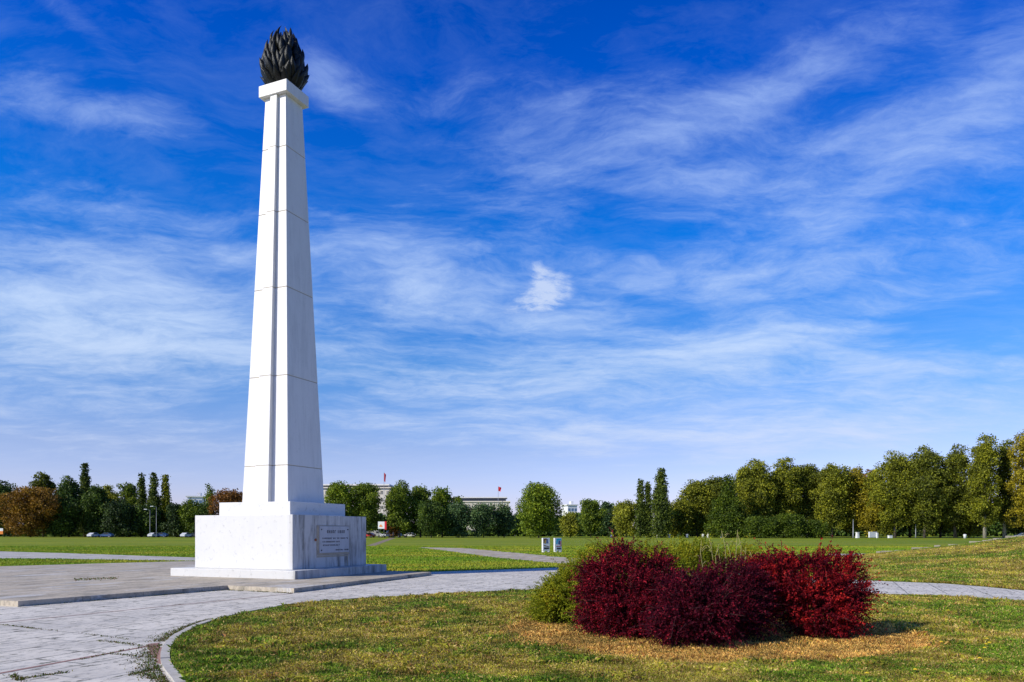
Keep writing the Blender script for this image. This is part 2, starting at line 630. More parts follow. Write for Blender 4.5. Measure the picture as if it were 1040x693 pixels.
# one sheet to the horizon, finer near the camera
xs = [-4000, -800, -200, -80, -40, -20, 0, 20, 40, 80, 200, 800, 4000]
ys = [-400, -40, 0, 20, 40, 60, 90, 140, 220, 400, 1000, 5000]
gv = [[b.bm.verts.new((x, y, 0)) for x in xs] for y in ys]
for j in range(len(ys) - 1):
    for i in range(len(xs) - 1):
        b.bm.faces.new((gv[j][i], gv[j][i + 1], gv[j + 1][i + 1], gv[j + 1][i]))
structure(b.build('ground', M['lawn_far']))

LC = (3.9, 13.5)                                   # centre of the round lawn
lawn_pts = [(-3.68, 8.5), (-4.75, 10.4), (-5.30, 11.85), (-5.64, 13.44), (-5.63, 15.35), (-5.09, 17.65), (-3.09, 19.65), (-1.1, 21.1), (0.58, 21.98),
            (3.3, 22.9), (6.6, 22.3), (9.77, 20.4), (11.4, 19.8), (12.6, 18.4), (13.6, 15.5), (13.4, 11), (11.5, 7), (8, 4.6), (4, 4), (0, 4.6), (-2.4, 6.4)]
_pa = np.array([math.atan2(p[1] - LC[1], p[0] - LC[0]) for p in lawn_pts])
_pr = np.array([math.hypot(p[1] - LC[1], p[0] - LC[0]) for p in lawn_pts])
_o = np.argsort(_pa)
_pa, _pr = _pa[_o], _pr[_o]


def _smooth_r():
    g = np.linspace(-math.pi, math.pi, 720, endpoint=False)
    r = np.interp(g, np.r_[_pa[-1] - 2 * math.pi, _pa, _pa[0] + 2 * math.pi], np.r_[_pr[-1], _pr, _pr[0]])
    k = np.hanning(31)
    k /= k.sum()
    r = np.convolve(np.r_[r[-15:], r, r[:15]], k, 'valid')
    return g, r


_g, _r = _smooth_r()


def lawn_radius(a):
    return np.interp(a, np.r_[_g, math.pi], np.r_[_r, _r[0]])


def lawn_ring(off, n=160):
    return [(LC[0] + (lawn_radius(a) + off) * math.cos(a), LC[1] + (lawn_radius(a) + off) * math.sin(a)) for a in np.linspace(-math.pi, math.pi, n, endpoint=False)]


PAVE = [(-46, -6), (-46, 38), (-25, 36), (-14, 40), (-7, 33.0), G(398, 582.3), G(450, 580.6), G(520, 578.4), G(590, 576), (6.6, 33.6), (9.8, 29.6), (11.4, 27.4), G(885, 590), G(960, 593), G(1000, 596.2),
        G(1040, 600), (16.2, 18), (16.8, 12), (15.5, 5), (12, -6)]
sheet_obj('pavement', PAVE, 0.004, M['paving'])
sheet_obj('lawn', lawn_ring(0.0), 0.012, M['lawn_near'])

PZ = 0.13
PLAT = [G(18.3, 616.5), G(231, 599.2), G(298.6, 602.4), G(438, 584.5), (-10.5, 32.9), (-14.0, 40.5), G(192, 570.0, PZ), G(100, 572.4, PZ), G(0, 575.3, PZ), (-40, 36), (-40, 29)]
o = MB().prism(PLAT, -0.05, PZ).build('platform', M['platform'])
structure(o)
# pale path and grass beyond the platform
def ragged(pts, amp, step=0.8, seed=1):
    rg = random.Random(seed)
    out = []
    for i, p in enumerate(pts):
        q = pts[(i + 1) % len(pts)]
        p, q = Vector(p[:2]), Vector(q[:2])
        k = max(1, min(60, int((q - p).length / step)))
        n = Vector((-(q - p).y, (q - p).x)).normalized()
        for j in range(k):
            out.append(p.lerp(q, j / k) + n * rg.uniform(-amp, amp) * (1 if j else 0.3))
    return out


def strip(name, p, q, w, z, m):
    p, q = Vector(p), Vector(q)
    d = (q - p).normalized()
    n = Vector((-d.y, d.x)) * (w / 2)
    return sheet_obj(name, [p - n, q - n, q + n, p + n], z, m)


sheet_obj('path', ragged([G(-60, 568.5), G(0, 567.4), G(60, 567.8), G(120, 568.7), G(235, 570.5), G(235, 567.8), G(120, 563.9), G(60, 561.8), G(0, 560.2), G(-60, 559.5)], 0.18, 1.2, 2), 0.006, M['path'])
sheet_obj('worn_path', ragged([G(424, 556.0), G(470, 556.8), G(530, 562.3), G(575, 566.6), G(640, 569.5), G(640, 575), G(600, 574.5), G(560, 572.0), G(500, 566.2), G(445, 558.6)], 0.35, 0.9, 3), 0.006, M['worn_path'])
sheet_obj('dirt_track', [G(372, 554.5), G(388, 549.2), G(396, 546.6), G(402, 546.6), G(394, 549.4), G(380, 554.8)], 0.006, M['dirt'])
sheet_obj('far_path', ragged([G(640, 565.5), G(720, 564.3), G(800, 563.2), G(880, 562.6), G(884, 563.8), G(800, 565.2), G(700, 566.8), G(640, 568)], 0.3, 1.0, 4), 0.006, M['worn_path'])

a, c = Vector(G(0, 632.9)), Vector(G(297, 603.2))
strip('brick_line', a - (c - a) * 0.6, c, 0.06, 0.0075, M['brick'])
a, c = Vector(G(0, 684.4)), Vector(G(148, 657.2))
strip('brick_line', a - (c - a) * 1.2, c, 0.075, 0.0075, M['brick'])

sheet_obj('brick_line', ragged([G(150, 654.5), G(163, 653.0), G(166, 664), G(168, 676), G(160, 674), G(152, 664)], 0.05, 0.12, 8), 0.0085, M['brick'])
# curved kerb round the lawn
kb = MB()
ka = [math.atan2(-4.6, -6.2) + 2 * math.pi - i * 0.0 for i in range(1)]
a0, a1 = math.radians(226), math.radians(140)
nseg = 22
for i in range(nseg):
    t0 = a0 + (a1 - a0) * i / nseg
    t1 = a0 + (a1 - a0) * (i + 0.985) / nseg
    pts = []
    wdt = 0.115 if i < 14 else max(0.03, 0.115 - 0.012 * (i - 13))
    for t, off in ((t0, 0.0), ((t0 + t1) / 2, 0.0), (t1, 0.0), (t1, wdt), ((t0 + t1) / 2, wdt), (t0, wdt)):
        tt = (t + math.pi) % (2 * math.pi) - math.pi
        rr = float(lawn_radius(tt)) + off - 0.02
        pts.append((LC[0] + rr * math.cos(t), LC[1] + rr * math.sin(t)))
    kb.prism(pts[::-1], -0.03, 0.032 + 0.007 * math.sin(i * 2.3))
structure(kb.build('kerb', M['kerb']))

# grass bank on the right that rises to an old stone edging
BANK_S = 84


def bank_point(s, t):
    """s along (0 left, 1 far right), t from the path edge to the crest"""
    px = 850 + 580 * s
    e = np.interp(px, [820, 885, 960, 1000, 1040, 1200, 1430], [587.0, 589.6, 592.6, 595.8, 599.6, 618, 648])
    x0, y0 = G(px, float(e))
    Zc = 53 - 11 * min((px - 850) / 330, 1.25)
    yc = np.interp(px, [850, 880, 910, 950, 1000, 1040, 1200, 1430], [566.4, 563.4, 560.2, 556.2, 550.2, 544.8, 528, 520])
    xc, zc = XAT(px, Zc), ZAT(float(yc), Zc)
    u = t
    zz = zc * (u * u * (3 - 2 * u) * 0.55 + u * 0.45)
    return (x0 + (xc - x0) * u, y0 + (Zc - y0) * u, max(0.0, zz) + 0.01)


bv, bf = [], []
NT_ = 24
for i in range(BANK_S + 1):
    for j in range(NT_ + 1):
        X, Y, Zz = bank_point(i / BANK_S, j / NT_)
        wob = 0.05 * math.sin(X * 1.3 + Y * 0.7) * math.sin(Y * 0.9) * (j / NT_) * (1 - j / NT_) * 4
        bv.append((X, Y, Zz + wob))
    X, Y, Zz = bank_point(i / BANK_S, 1)
    bv.append((X * 1.16, Y * 1.16, -0.05))
w_ = NT_ + 2
for i in range(BANK_S):
    for j in range(NT_ + 1):
        k = i * w_ + j
        bf.append((k, k + w_, k + w_ + 1, k + 1))
o = link('grass_bank', np_mesh('grass_bank', bv, bf, 4, True), M['lawn_near'])
structure(o)
rng = random.Random(5)
eb = MB()
s = 0.03
while s < 1.0:
    p0 = Vector(bank_point(s, 1.0))
    L = rng.uniform(0.35, 1.1) / 44
    p1 = Vector(bank_point(min(1, s + L), 1.0))
    if rng.random() < 0.9:
        mid = (p0 + p1) / 2
        d = p1 - p0
        h = rng.uniform(0.08, 0.20)
        eb.box((mid.x, mid.y, mid.z + h * 0.15), (d.length * 0.97, 0.30, h), math.atan2(d.y, d.x) + rng.uniform(-.03, .03), 0.03)
    s += L
structure(eb.build('stone_edging', M['old_stone']))

# ------------------------------------------------------------------ the obelisk
MC = Vector((-8.64, 28.48, 0))
mon = empty('obelisk', (MC.x, MC.y, 0), 'tall white marble obelisk on a stepped plinth with a dark bronze flame on top', 'monument', rz=TH)
# local x runs along the right-hand face away from us, local y along the left-hand face away from us
HS, HP, HT, HB, HK, HCAP = 2.776, 2.20, 1.62, 1.058, 0.476, 0.645
Z_S, Z_P, Z_T, Z_K, Z_C = 0.41, 2.30, 2.78, 17.97, 18.39
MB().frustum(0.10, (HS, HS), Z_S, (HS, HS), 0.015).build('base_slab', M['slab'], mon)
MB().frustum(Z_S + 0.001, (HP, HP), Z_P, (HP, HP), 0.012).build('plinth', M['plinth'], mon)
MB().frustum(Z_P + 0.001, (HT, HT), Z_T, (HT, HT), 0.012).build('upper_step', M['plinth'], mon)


def hw(z):
    return HB + (HK - HB) * (z - Z_T) / (Z_K - Z_T)


JZ = [4.13, 7.43, 10.70, 13.55, 16.0]
jnt = 0.014
shaft = MB()
levels = [Z_T + 0.001] + JZ + [Z_K - 0.001]
for i in range(len(levels) - 1):
    za = levels[i] + (jnt if i else 0)
    zb = levels[i + 1] - (jnt if i < len(levels) - 2 else 0)
    shaft.frustum(za, (hw(za), hw(za)), zb, (hw(zb), hw(zb)), 0.010)
sh = shaft.build('shaft', M['marble'], mon)
# raised band up the middle of the left-hand face (local -x) and its twin on the hidden side
PIL_P, = (0.20,)


def pil_half(z):
    return 0.30 * hw(z)


for sgn in (-1, 1):
    pm = MB()
    for i in range(len(levels) - 1):
        za = levels[i] + (jnt if i else 0)
        zb = levels[i + 1] - (jnt if i < len(levels) - 2 else 0)
        vs = []
        for z in (za, zb):
            h, q = hw(z), pil_half(z)
            pp = PIL_P * (0.55 + 0.45 * (Z_K - z) / (Z_K - Z_T))
            vs.append([pm.bm.verts.new((sgn * xx, yy, z)) for xx, yy in ((h - 0.05, -q), (h + pp, -q), (h + pp, q), (h - 0.05, q))])
        for k in range(4):
            l = (k + 1) % 4
            pm.bm.faces.new((vs[0][k], vs[0][l], vs[1][l], vs[1][k]))
        pm.bm.faces.new(vs[1])
        pm.bm.faces.new(vs[0][::-1])
    pm.build('raised_band', M['marble'], mon)
for z in JZ:
    jm = MB()
    h = hw(z) - 0.012
    jm.frustum(z - jnt, (h, h), z + jnt, (h, h))
    pp = PIL_P * (0.55 + 0.45 * (Z_K - z) / (Z_K - Z_T))
    for sgn in (-1, 1):
        jm.box((sgn * (hw(z) + pp / 2 - 0.006), 0, z), (pp, pil_half(z) * 2 - 0.02, jnt * 2))
    jm.build('mortar_joint', M['joint'], mon)
MB().frustum(Z_K, (HCAP, HCAP), Z_C, (HCAP, HCAP), 0.010).build('cap', M['marble'], mon)

# bronze flame: tongues laid over a core like the scales of a cone
rng = random.Random(11)
fl = bmesh.new()
FH = 2.5
prof = [(0.0, 0.52), (0.10, 0.74), (0.24, 0.80), (0.42, 0.72), (0.60, 0.56), (0.78, 0.36), (0.9, 0.20), (1.0, 0.04)]


def frad(t):
    return float(np.interp(t, [q[0] for q in prof], [q[1] for q in prof]))


rings = []
for t in np.linspace(0, 1, 12):
    rings.append([fl.verts.new((frad(t) * 0.80 * math.cos(k * math.pi / 9), frad(t) * 0.80 * math.sin(k * math.pi / 9), t * FH * 0.86)) for k in range(18)])
for a_, b_ in zip(rings, rings[1:]):
    for k in range(18):
        fl.faces.new((a_[k], a_[(k + 1) % 18], b_[(k + 1) % 18], b_[k]))
fl.faces.new(rings[0][::-1])


def tongue(ang, t0, L, W, lean, tw):
    """a pointed, hollow-backed tongue of flame rooted at height t0 and licking upward"""
    r0 = frad(t0) * 0.80
    er = Vector((math.cos(ang), math.sin(ang), 0))
    et = Vector((-math.sin(ang), math.cos(ang), 0))
    n = 8
    L0 = []
    for i in range(n + 1):
        u = i / n
        zc = t0 * FH + L * u
        rr = np.interp(min(1.0, zc / FH), [q[0] for q in prof], [q[1] for q in prof])
        base = r0 * (1 - u) + rr * u if zc < FH else r0 * (1 - u) + 0.05 * u
        out = base + lean * (0.35 * math.sin(u * math.pi) + 0.9 * u ** 2.2) + 0.03
        w = W * float(np.interp(u, [0, .15, .35, .6, .85, 1.0], [.55, .85, 1.0, .74, .30, .004]))
        side = tw * u * u
        c0 = er * out + et * side + Vector((0, 0, zc))
        # ridge in the middle, edges tucked back
        L0.append((fl.verts.new(c0 - et * w - er * w * 0.55), fl.verts.new(c0 - et * w * 0.45 + er * w * 0.18), fl.verts.new(c0 + er * w * 0.34), fl.verts.new(c0 + et * w * 0.45 + er * w * 0.18), fl.verts.new(c0 + et * w - er * w * 0.55), fl.verts.new(c0 - er * w * 0.7)))
    for p_, q_ in zip(L0, L0[1:]):
        for k in range(6):
            f = fl.faces.new((p_[k], p_[(k + 1) % 6], q_[(k + 1) % 6], q_[k]))
            f.smooth = k not in (5,)
    fl.faces.new(L0[-1])


rows = [(0.0, 15, 0.55, 0.17), (0.06, 15, 0.66, 0.165), (0.13, 15, 0.70, 0.16), (0.21, 15, 0.70, 0.15), (0.30, 14, 0.70, 0.14), (0.39, 13, 0.68, 0.13), (0.47, 12, 0.66, 0.12), (0.55, 10, 0.62, 0.105), (0.62, 8, 0.60, 0.09), (0.70, 5, 0.58, 0.075), (0.76, 1, 0.66, 0.08)]
for ri, (t0, n, L, W) in enumerate(rows):
    for k in range(n):
        ang = 2 * math.pi * (k + 0.5 * (ri % 2)) / n + rng.uniform(-.12, .12)
        tongue(ang, max(0, t0 + rng.uniform(-.02, .03)), L * rng.uniform(0.82, 1.18), W * 1.22 * rng.uniform(.85, 1.15), rng.uniform(0.02, 0.19), rng.uniform(-.16, .16))
bmesh.ops.recalc_face_normals(fl, faces=fl.faces[:])
fm = bpy.data.meshes.new('flame')
fl.to_mesh(fm)
fl.free()
fo = link('flame', fm, M['bronze'], mon)
fo.location = (0, 0, Z_C - 0.02)
fo['label'] = 'dark bronze flame of overlapping pointed tongues'

# plaque on the right-hand face (local y = -HP): position along local x from px columns
RD = Vector((math.cos(TH), math.sin(TH)))
LD = Vector((-math.sin(TH), math.cos(TH)))


def face_x(px):
    o_ = Vector((MC.x, MC.y)) - LD * HP
    k = (px - CX) / F
    return (k * o_.y - o_.x) / (RD.x - k * RD.y)


def face_z(px, py):
    x_ = face_x(px)
    Y = (Vector((MC.x, MC.y)) - LD * HP + RD * x_).y
    return ZAT(py, Y)


xl, xr = face_x(323.5), face_x(353.5)
zt, zb = face_z(323.5, 534.5), face_z(323.5, 562.0)
xc, wx, zc, hz = (xl + xr) / 2, xr - xl, (zt + zb) / 2, zt - zb
MB().box((xc - 0.03, -HP - 0.006, zc - 0.03), (wx + 0.16, 0.03, hz + 0.12)).build('plaque_bed', M['joint'], mon)
pq = MB().box((xc, -HP - 0.030, zc), (wx, 0.05, hz), bev=0.008).build('plaque', M['plaque'], mon)
pq['label'] = 'pale stone plaque with rows of dark worn lettering'
rng = random.Random(3)


def text_row(z, x0, x1, h, st):
    ins = MB()
    x_ = x0
    while x_ < x1:
        cw = h * rng.uniform(0.45, 0.75)
        if rng.random() < 0.13:
            x_ += cw
            continue
        ins.box((x_ + st / 2, -HP - 0.0565, z), (st, 0.004, h))
        k = rng.random()
        if k < 0.7:
            ins.box((x_ + cw * 0.45 + st, -HP - 0.0565, z + rng.choice((-.4, 0, .4)) * h), (cw * 0.55, 0.004, st))
        if k > 0.3:
            ins.box((x_ + cw, -HP - 0.0565, z), (st, 0.004, h))
        x_ += cw + st * 2.2
    ins.build('inscription_line', M['ink'], pq)


text_row(zt - 0.20, xl + 0.42, xr - 0.36, 0.11, 0.024)
for zz, a_, b_ in ((0.44, 0.16, 0.10), (0.565, 0.16, 0.62), (0.69, 0.16, 0.62)):
    text_row(zt - zz, xl + a_, xr - b_, 0.055, 0.016)
text_row(zb + 0.10, xr - 0.85, xr - 0.16, 0.05, 0.014)
for dx, dz in ((0.1, -0.12), (wx - 0.1, -0.12), (0.1, -hz + 0.1), (wx - 0.1, -hz + 0.1)):
    MB().tube([(xl + dx, -HP - 0.054, zt + dz), (xl + dx, -HP - 0.068, zt + dz)], 0.028, 10).build('screw', M['ink'], pq)
# stepped chase cut under the plaque, with its dark pointing
ch = MB()
zb2 = zb - 0.13
ch.box((xc - 0.04, -HP - 0.002, zb2), (wx + 0.14, 0.012, 0.045))
ch.box((xr - 0.03, -HP - 0.0025, zb2 - 0.22), (0.05, 0.012, 0.40))
ch.build('chase', M['joint'], mon)
MB().tube([(face_x(320.3), -HP + 0.01, face_z(320.3, 548.5)), (face_x(320.3), -HP - 0.02, face_z(320.3, 548.5))], 0.05, 10).build('rust_spot', plain('rust', (0.30, 0.09, 0.03), 0.9, 0.3, 20), mon)

# ------------------------------------------------------------------ grass blades
rs = np.random.default_rng(7)


def vnoise(x, y, scale, seed):
    """cheap smooth value noise"""
    r = np.random.default_rng(seed)
    tab = r.random((64, 64))
    u, v = x / scale + 1000, y / scale + 1000
    i, j = np.floor(u).astype(int), np.floor(v).astype(int)
    fu, fv = u - i, v - j
    fu, fv = fu * fu * (3 - 2 * fu), fv * fv * (3 - 2 * fv)
    g = lambda a_, b_: tab[a_ % 64, b_ % 64]
    return (g(i, j) * (1 - fu) + g(i + 1, j) * fu) * (1 - fv) + (g(i, j + 1) * (1 - fu) + g(i + 1, j + 1) * fu) * fv


def fbm(x, y, s, seed):
    return (vnoise(x, y, s, seed) + 0.55 * vnoise(x, y, s / 2.1, seed + 1) + 0.3 * vnoise(x, y, s / 4.3, seed + 2)) / 1.85


BED = (3.25, 13.1, 3.65)                     # centre and radius of the dry ring round the shrubs


def blades(name, P, hgt, wid, cols, lean=0.6):
    """P (n,3) roots; one bent blade each (two triangles)"""
    n = len(P)
    a_ = rs.random(n) * 2 * math.pi
    dx, dy = np.cos(a_), np.sin(a_)
    la = rs.random(n) * 2 * math.pi
    lm = rs.random(n) * lean
    h = hgt
    V = np.zeros((n, 4, 3), dtype=np.float32)
    V[:, 0] = P + np.c_[dx * wid / 2, dy * wid / 2, np.zeros(n)]
    V[:, 1] = P - np.c_[dx * wid / 2, dy * wid / 2, np.zeros(n)]
    mid = P + np.c_[np.cos(la) * lm * h * 0.35, np.sin(la) * lm * h * 0.35, h * 0.62]
    tip = P + np.c_[np.cos(la) * lm * h * 1.1, np.sin(la) * lm * h * 1.1, h * (1 - 0.35 * lm)]
    V[:, 2] = mid - np.c_[dx * wid * 0.4, dy * wid * 0.4, np.zeros(n)]
    V[:, 3] = tip
    idx = np.arange(n)[:, None] * 4
    Fq = idx + np.array([[0, 1, 2, 3]])
    me = np_mesh(name, V.reshape(-1, 3), Fq, 4)
    set_col(me, np.repeat(cols, 4, axis=0))
    return me


GREEN = np.array((0.170, 0.260, 0.016))
DGREEN = np.array((0.075, 0.140, 0.014))
OLIVE = np.array((0.380, 0.330, 0.030))
STRAW = np.array((0.62, 0.46, 0.15))
RUSTY = np.array((0.32, 0.165, 0.045))


def lawn_cols(x, y, bed=True):
    n = len(x)
    a_ = fbm(x, y, 1.9, 21)
    b_ = fbm(x, y, 0.55, 31)
    r = rs.random(n)
    dry = np.clip((a_ - 0.46) * 3.4 + (b_ - 0.5) * 3.0 + (r - 0.5) * 0.8 + 0.16, 0, 1)
    # the strip closest to us and the ring outside the bed stay greener
    near = np.clip((10.2 - y) / 1.5, 0, 1) * np.clip((x + 3.0) / 3.0, 0, 1)
    dry = np.clip(dry - 0.25 * near, 0, 1)
    g = np.where(r[:, None] < 0.35, DGREEN, GREEN)
    c = g * (1 - dry[:, None]) + OLIVE * dry[:, None]
    st = (rs.random(n) < 0.10 + 0.26 * dry)
    c[st] = STRAW * (0.55 + 0.5 * rs.random(st.sum())[:, None])
    ru = (rs.random(n) < 0.05 + 0.10 * dry)
    c[ru] = RUSTY
    if bed:
        d = np.hypot(x - BED[0], y - BED[1]) - BED[2] + (fbm(x, y, 0.8, 41) - 0.5) * 0.9
        inb = np.clip(-d / 0.35, 0, 1)
        pick = rs.random(n) < inb
        s_ = STRAW * (0.62 + 0.55 * rs.random(n)[:, None])
        s_ = np.where(rs.random(n)[:, None] < 0.30, RUSTY, s_)
        gg = rs.random(n) < 0.05
        s_[gg] = OLIVE
        c[pick] = s_[pick] * np.array((1.20, 0.98, 0.78))
    cl_ = 0.70 + 0.95 * np.clip((fbm(x, y, 0.30, 61) - 0.25) * 1.8, 0, 1)
    return c * (0.65 + 0.7 * rs.random(n)[:, None] ** 1.5) * cl_[:, None]


def in_lawn(x, y, off=0.0):
    a_ = np.arctan2(y - LC[1], x - LC[0])
    return np.hypot(x - LC[0], y - LC[1]) < lawn_radius(a_) + off


# near lawn: density falls with distance, blade width grows a little
n = 1000000
y = 7.6 + (23.2 - 7.6) * rs.random(n) ** 1.7
x = (rs.random(n) * 2.15 - 0.90) * y + 0.0
ok = in_lawn(x, y, -0.02) & (x > -6.2) & (x < 14.2)
x, y = x[ok], y[ok]
d = np.hypot(x - BED[0], y - BED[1])
inner = d < 2.3
keep = ~(inner & (rs.random(len(x)) < 0.5))
x, y, d = x[keep], y[keep], d[keep]
tuft = fbm(x, y, 0.35, 77)
tuft = np.clip((tuft - 0.3) * 2.2, 0, 1)
h = 0.022 + 0.085 * tuft ** 1.5 * rs.random(len(x)) + 0.012 * rs.random(len(x))
h = np.where(d < BED[2] - 0.2, h * 0.62, h)
wd = 0.006 + 0.0011 * (y - 7)
o = link('lawn_grass', blades('lawn_grass', np.c_[x, y, np.full(len(x), 0.012)], h, wd, lawn_cols(x, y), 0.9), M['grass'])
stuff(o)

# bank and the ground beyond the paving: coarser tufts
n = 200000
s_ = rs.random(n)
t_ = rs.random(n) ** 1.2
# vectorised bank lookup through the mesh grid
gv_ = np.array(bv, dtype=float).reshape(BANK_S + 1, w_, 3)[:, :NT_ + 1]
fi, fj = s_ * BANK_S, t_ * NT_
i0, j0 = np.minimum(fi.astype(int), BANK_S - 1), np.minimum(fj.astype(int), NT_ - 1)
du, dv = (fi - i0)[:, None], (fj - j0)[:, None]
P = (gv_[i0, j0] * (1 - du) + gv_[i0 + 1, j0] * du) * (1 - dv) + (gv_[i0, j0 + 1] * (1 - du) + gv_[i0 + 1, j0 + 1] * du) * dv
tuft = fbm(P[:, 0], P[:, 1], 0.9, 88)
h = 0.04 + 0.10 * tuft * rs.random(n)
o = link('bank_grass', blades('bank_grass', P, h, 0.02 + 0.012 * rs.random(n), lawn_cols(P[:, 0] * 0.55, P[:, 1] * 0.4 + 9, False), 0.9), M['grass'])
stuff(o)


def in_poly(x, y, poly):
    c = np.zeros(len(x), dtype=bool)
    n_ = len(poly)
    for i in range(n_):
        x0, y0 = poly[i][0], poly[i][1]
        x1, y1 = poly[(i + 1) % n_][0], poly[(i + 1) % n_][1]
        if y0 == y1:
            continue
        k = ((y0 > y) != (y1 > y)) & (x < (x1 - x0) * (y - y0) / (y1 - y0) + x0)
        c ^= k
    return c


n = 240000
y = 27 + (92 - 27) * rs.random(n) ** 1.5
x = (rs.random(n) * 1.5 - 0.74) * y
WP = [G(424, 556.0), G(470, 556.8), G(530, 562.3), G(575, 566.6), G(640, 569.5), G(640, 575), G(600, 574.5), G(560, 572.0), G(500, 566.2), G(445, 558.6)]
LP = [G(-60, 568.5), G(0, 567.4), G(60, 567.8), G(120, 568.7), G(235, 570.5), G(235, 567.8), G(120, 563.9), G(60, 561.8), G(0, 560.2), G(-60, 559.5)]
bad = in_poly(x, y, PAVE) | in_poly(x, y, PLAT) | in_poly(x, y, WP) | in_poly(x, y, LP) | (x / y > 0.42) & (y < 60) & (x / y < 1.2)
x, y = x[~bad], y[~bad]
n = len(x)
c1 = fbm(x * 0.4, y * 1.6, 3.0, 51)
dry = np.clip((c1 - 0.42) * 3 + (rs.random(n) - 0.5) * 0.7 + np.clip((48 - y) / 40, 0, 0.4), 0, 1)[:, None]
cc = np.array((0.175, 0.300, 0.012)) * (1 - dry) + np.array((0.40, 0.38, 0.030)) * dry
cc *= (0.75 + 0.5 * rs.random(n))[:, None]
h = 0.03 + 0.06 * rs.random(n)
o = link('meadow_grass', blades('meadow_grass', np.c_[x, y, np.zeros(n)], h, 0.018 + 0.0009 * y, cc, 0.9), M['grass'])
stuff(o)

# weeds in the paving joints beside the kerb and along the platform's foot
wx_, wy_ = [], []


def weed_line(p, q, n, spread):
    p, q = np.array(p), np.array(q)
    t = rs.random(n)
    m_ = vnoise(t * 37, t * 11, 1.0, int(p[0] * 100) % 97) > 0.42
    t = t[m_]
    pts = p + (q - p) * t[:, None] + rs.normal(0, spread, (len(t), 2))
    wx_.append(pts[:, 0])
    wy_.append(pts[:, 1])


weed_line(G(100, 651.0), G(150, 656.8), 260, 0.03)
weed_line(G(0, 634.8), G(60, 641.5), 280, 0.022)
weed_line(G(80, 643.5), G(134, 650.2), 140, 0.02)
weed_line(G(110, 664), G(155, 668.5), 140, 0.03)
weed_line(G(20, 690), G(70, 683), 280, 0.03)
weed_line(G(130, 687), G(172, 676), 280, 0.03)
weed_line(G(85, 670), G(130, 660), 200, 0.02)
weed_line(G(135, 683), G(160, 690), 300, 0.04)
weed_line(G(12, 686), G(26, 693), 300, 0.03)
# fringe outside the kerb
ang = math.radians(150) + rs.random(5200) * math.radians(66)
mk = vnoise(ang * 14, ang * 3, 1.0, 5) > 0.33
ang = ang[mk]
an2 = (ang + math.pi) % (2 * math.pi) - math.pi
rr = lawn_radius(an2) + 0.13 + np.abs(rs.normal(0, 0.10, len(ang))) * np.clip(1.6 - np.abs(ang - math.radians(198)) * 2.6, 0.15, 1.4)
wx_.append(LC[0] + rr * np.cos(ang))
wy_.append(LC[1] + rr * np.sin(ang))
for p_, q_ in ((G(18.3, 616.8), G(231, 599.5)), (G(231, 599.6), G(298, 602.8)), (G(299, 602.8), G(438, 584.8))):
    weed_line(p_, q_, 900, 0.035)
x, y = np.concatenate(wx_), np.concatenate(wy_)
n = len(x)
k = rs.random(n)[:, None]
cc = np.where(k < 0.35, DGREEN * 0.6, np.where(k < 0.55, GREEN * 0.6, np.where(k < 0.88, RUSTY * 0.35, OLIVE * 0.4)))
o = link('weeds', blades('weeds', np.c_[x, y, np.full(n, 0.004)], 0.008 + 0.022 * rs.random(n), 0.008 + 0.008 * rs.random(n), cc, 1.0), M['grass'])
stuff(o)
# weeds and rubble on the worn patch of the platform
n = 260
px_ = 75 + 45 * rs.random(n)
py_ = 589.2 - 1.8 * (px_ - 75) / 45 + rs.normal(0, 0.6, n)
pts = np.array([G(a_, b_, PZ) for a_, b_ in zip(px_, py_)])
cc = np.where(rs.random(n)[:, None] < 0.5, DGREEN, RUSTY * 0.6)
o = link('weeds', blades('weeds', np.c_[pts, np.full(n, PZ)], 0.02 + 0.04 * rs.random(n), np.full(n, 0.02), cc, 1.0), M['grass'])
stuff(o)

# ------------------------------------------------------------------ shrubs
LEAF = {}
LEAF['crimson'] = leaf_mat('crimson_leaf', [(0.0, (0.030, 0.004, 0.010)), (0.42, (0.070, 0.005, 0.012)), (0.72, (0.27, 0.011, 0.026)), (1.0, (0.80, 0.030, 0.050))], 0.30, 0.6, 0.12, nscale=3.0, npow=0.35)
LEAF['maroon'] = leaf_mat('maroon_leaf', [(0.0, (0.026, 0.004, 0.010)), (0.50, (0.060, 0.005, 0.014)), (0.80, (0.22, 0.011, 0.028)), (1.0, (0.72, 0.028, 0.060))], 0.30, 0.6, 0.12, nscale=3.0, npow=0.35)
LEAF['scarlet'] = leaf_mat('scarlet_leaf', [(0.0, (0.036, 0.004, 0.010)), (0.38, (0.085, 0.005, 0.012)), (0.66, (0.36, 0.013, 0.020)), (1.0, (0.88, 0.055, 0.030))], 0.34, 0.6, 0.12, nscale=2.2, npow=0.55)
LEAF['barberry_green'] = leaf_mat('yellow_green_leaf', [(0.0, (0.080, 0.115, 0.010)), (0.45, (0.25, 0.29, 0.016)), (0.8, (0.44, 0.40, 0.022)), (1.0, (0.44, 0.19, 0.02))], 0.32, 0.6, 0.12, nscale=2.5, npow=0.5)


def leaf_quads(P, D, N, L, W):
    """diamond leaves: P roots, D direction, N normal-ish"""
    D = D / np.linalg.norm(D, axis=1, keepdims=True)
    S = np.cross(D, N)
    S /= np.linalg.norm(S, axis=1, keepdims=True) + 1e-9
    U = np.cross(S, D)
    n = len(P)
    V = np.empty((n, 4, 3), dtype=np.float32)
    L, W = L[:, None], W[:, None]
    V[:, 0] = P
    V[:, 1] = P + D * L * 0.5 + S * W * 0.5 + U * W * 0.2
    V[:, 2] = P + D * L
    V[:, 3] = P + D * L * 0.5 - S * W * 0.5 + U * W * 0.2
    return V.reshape(-1, 3), np.arange(n)[:, None] * 4 + np.array([[0, 1, 2, 3]])


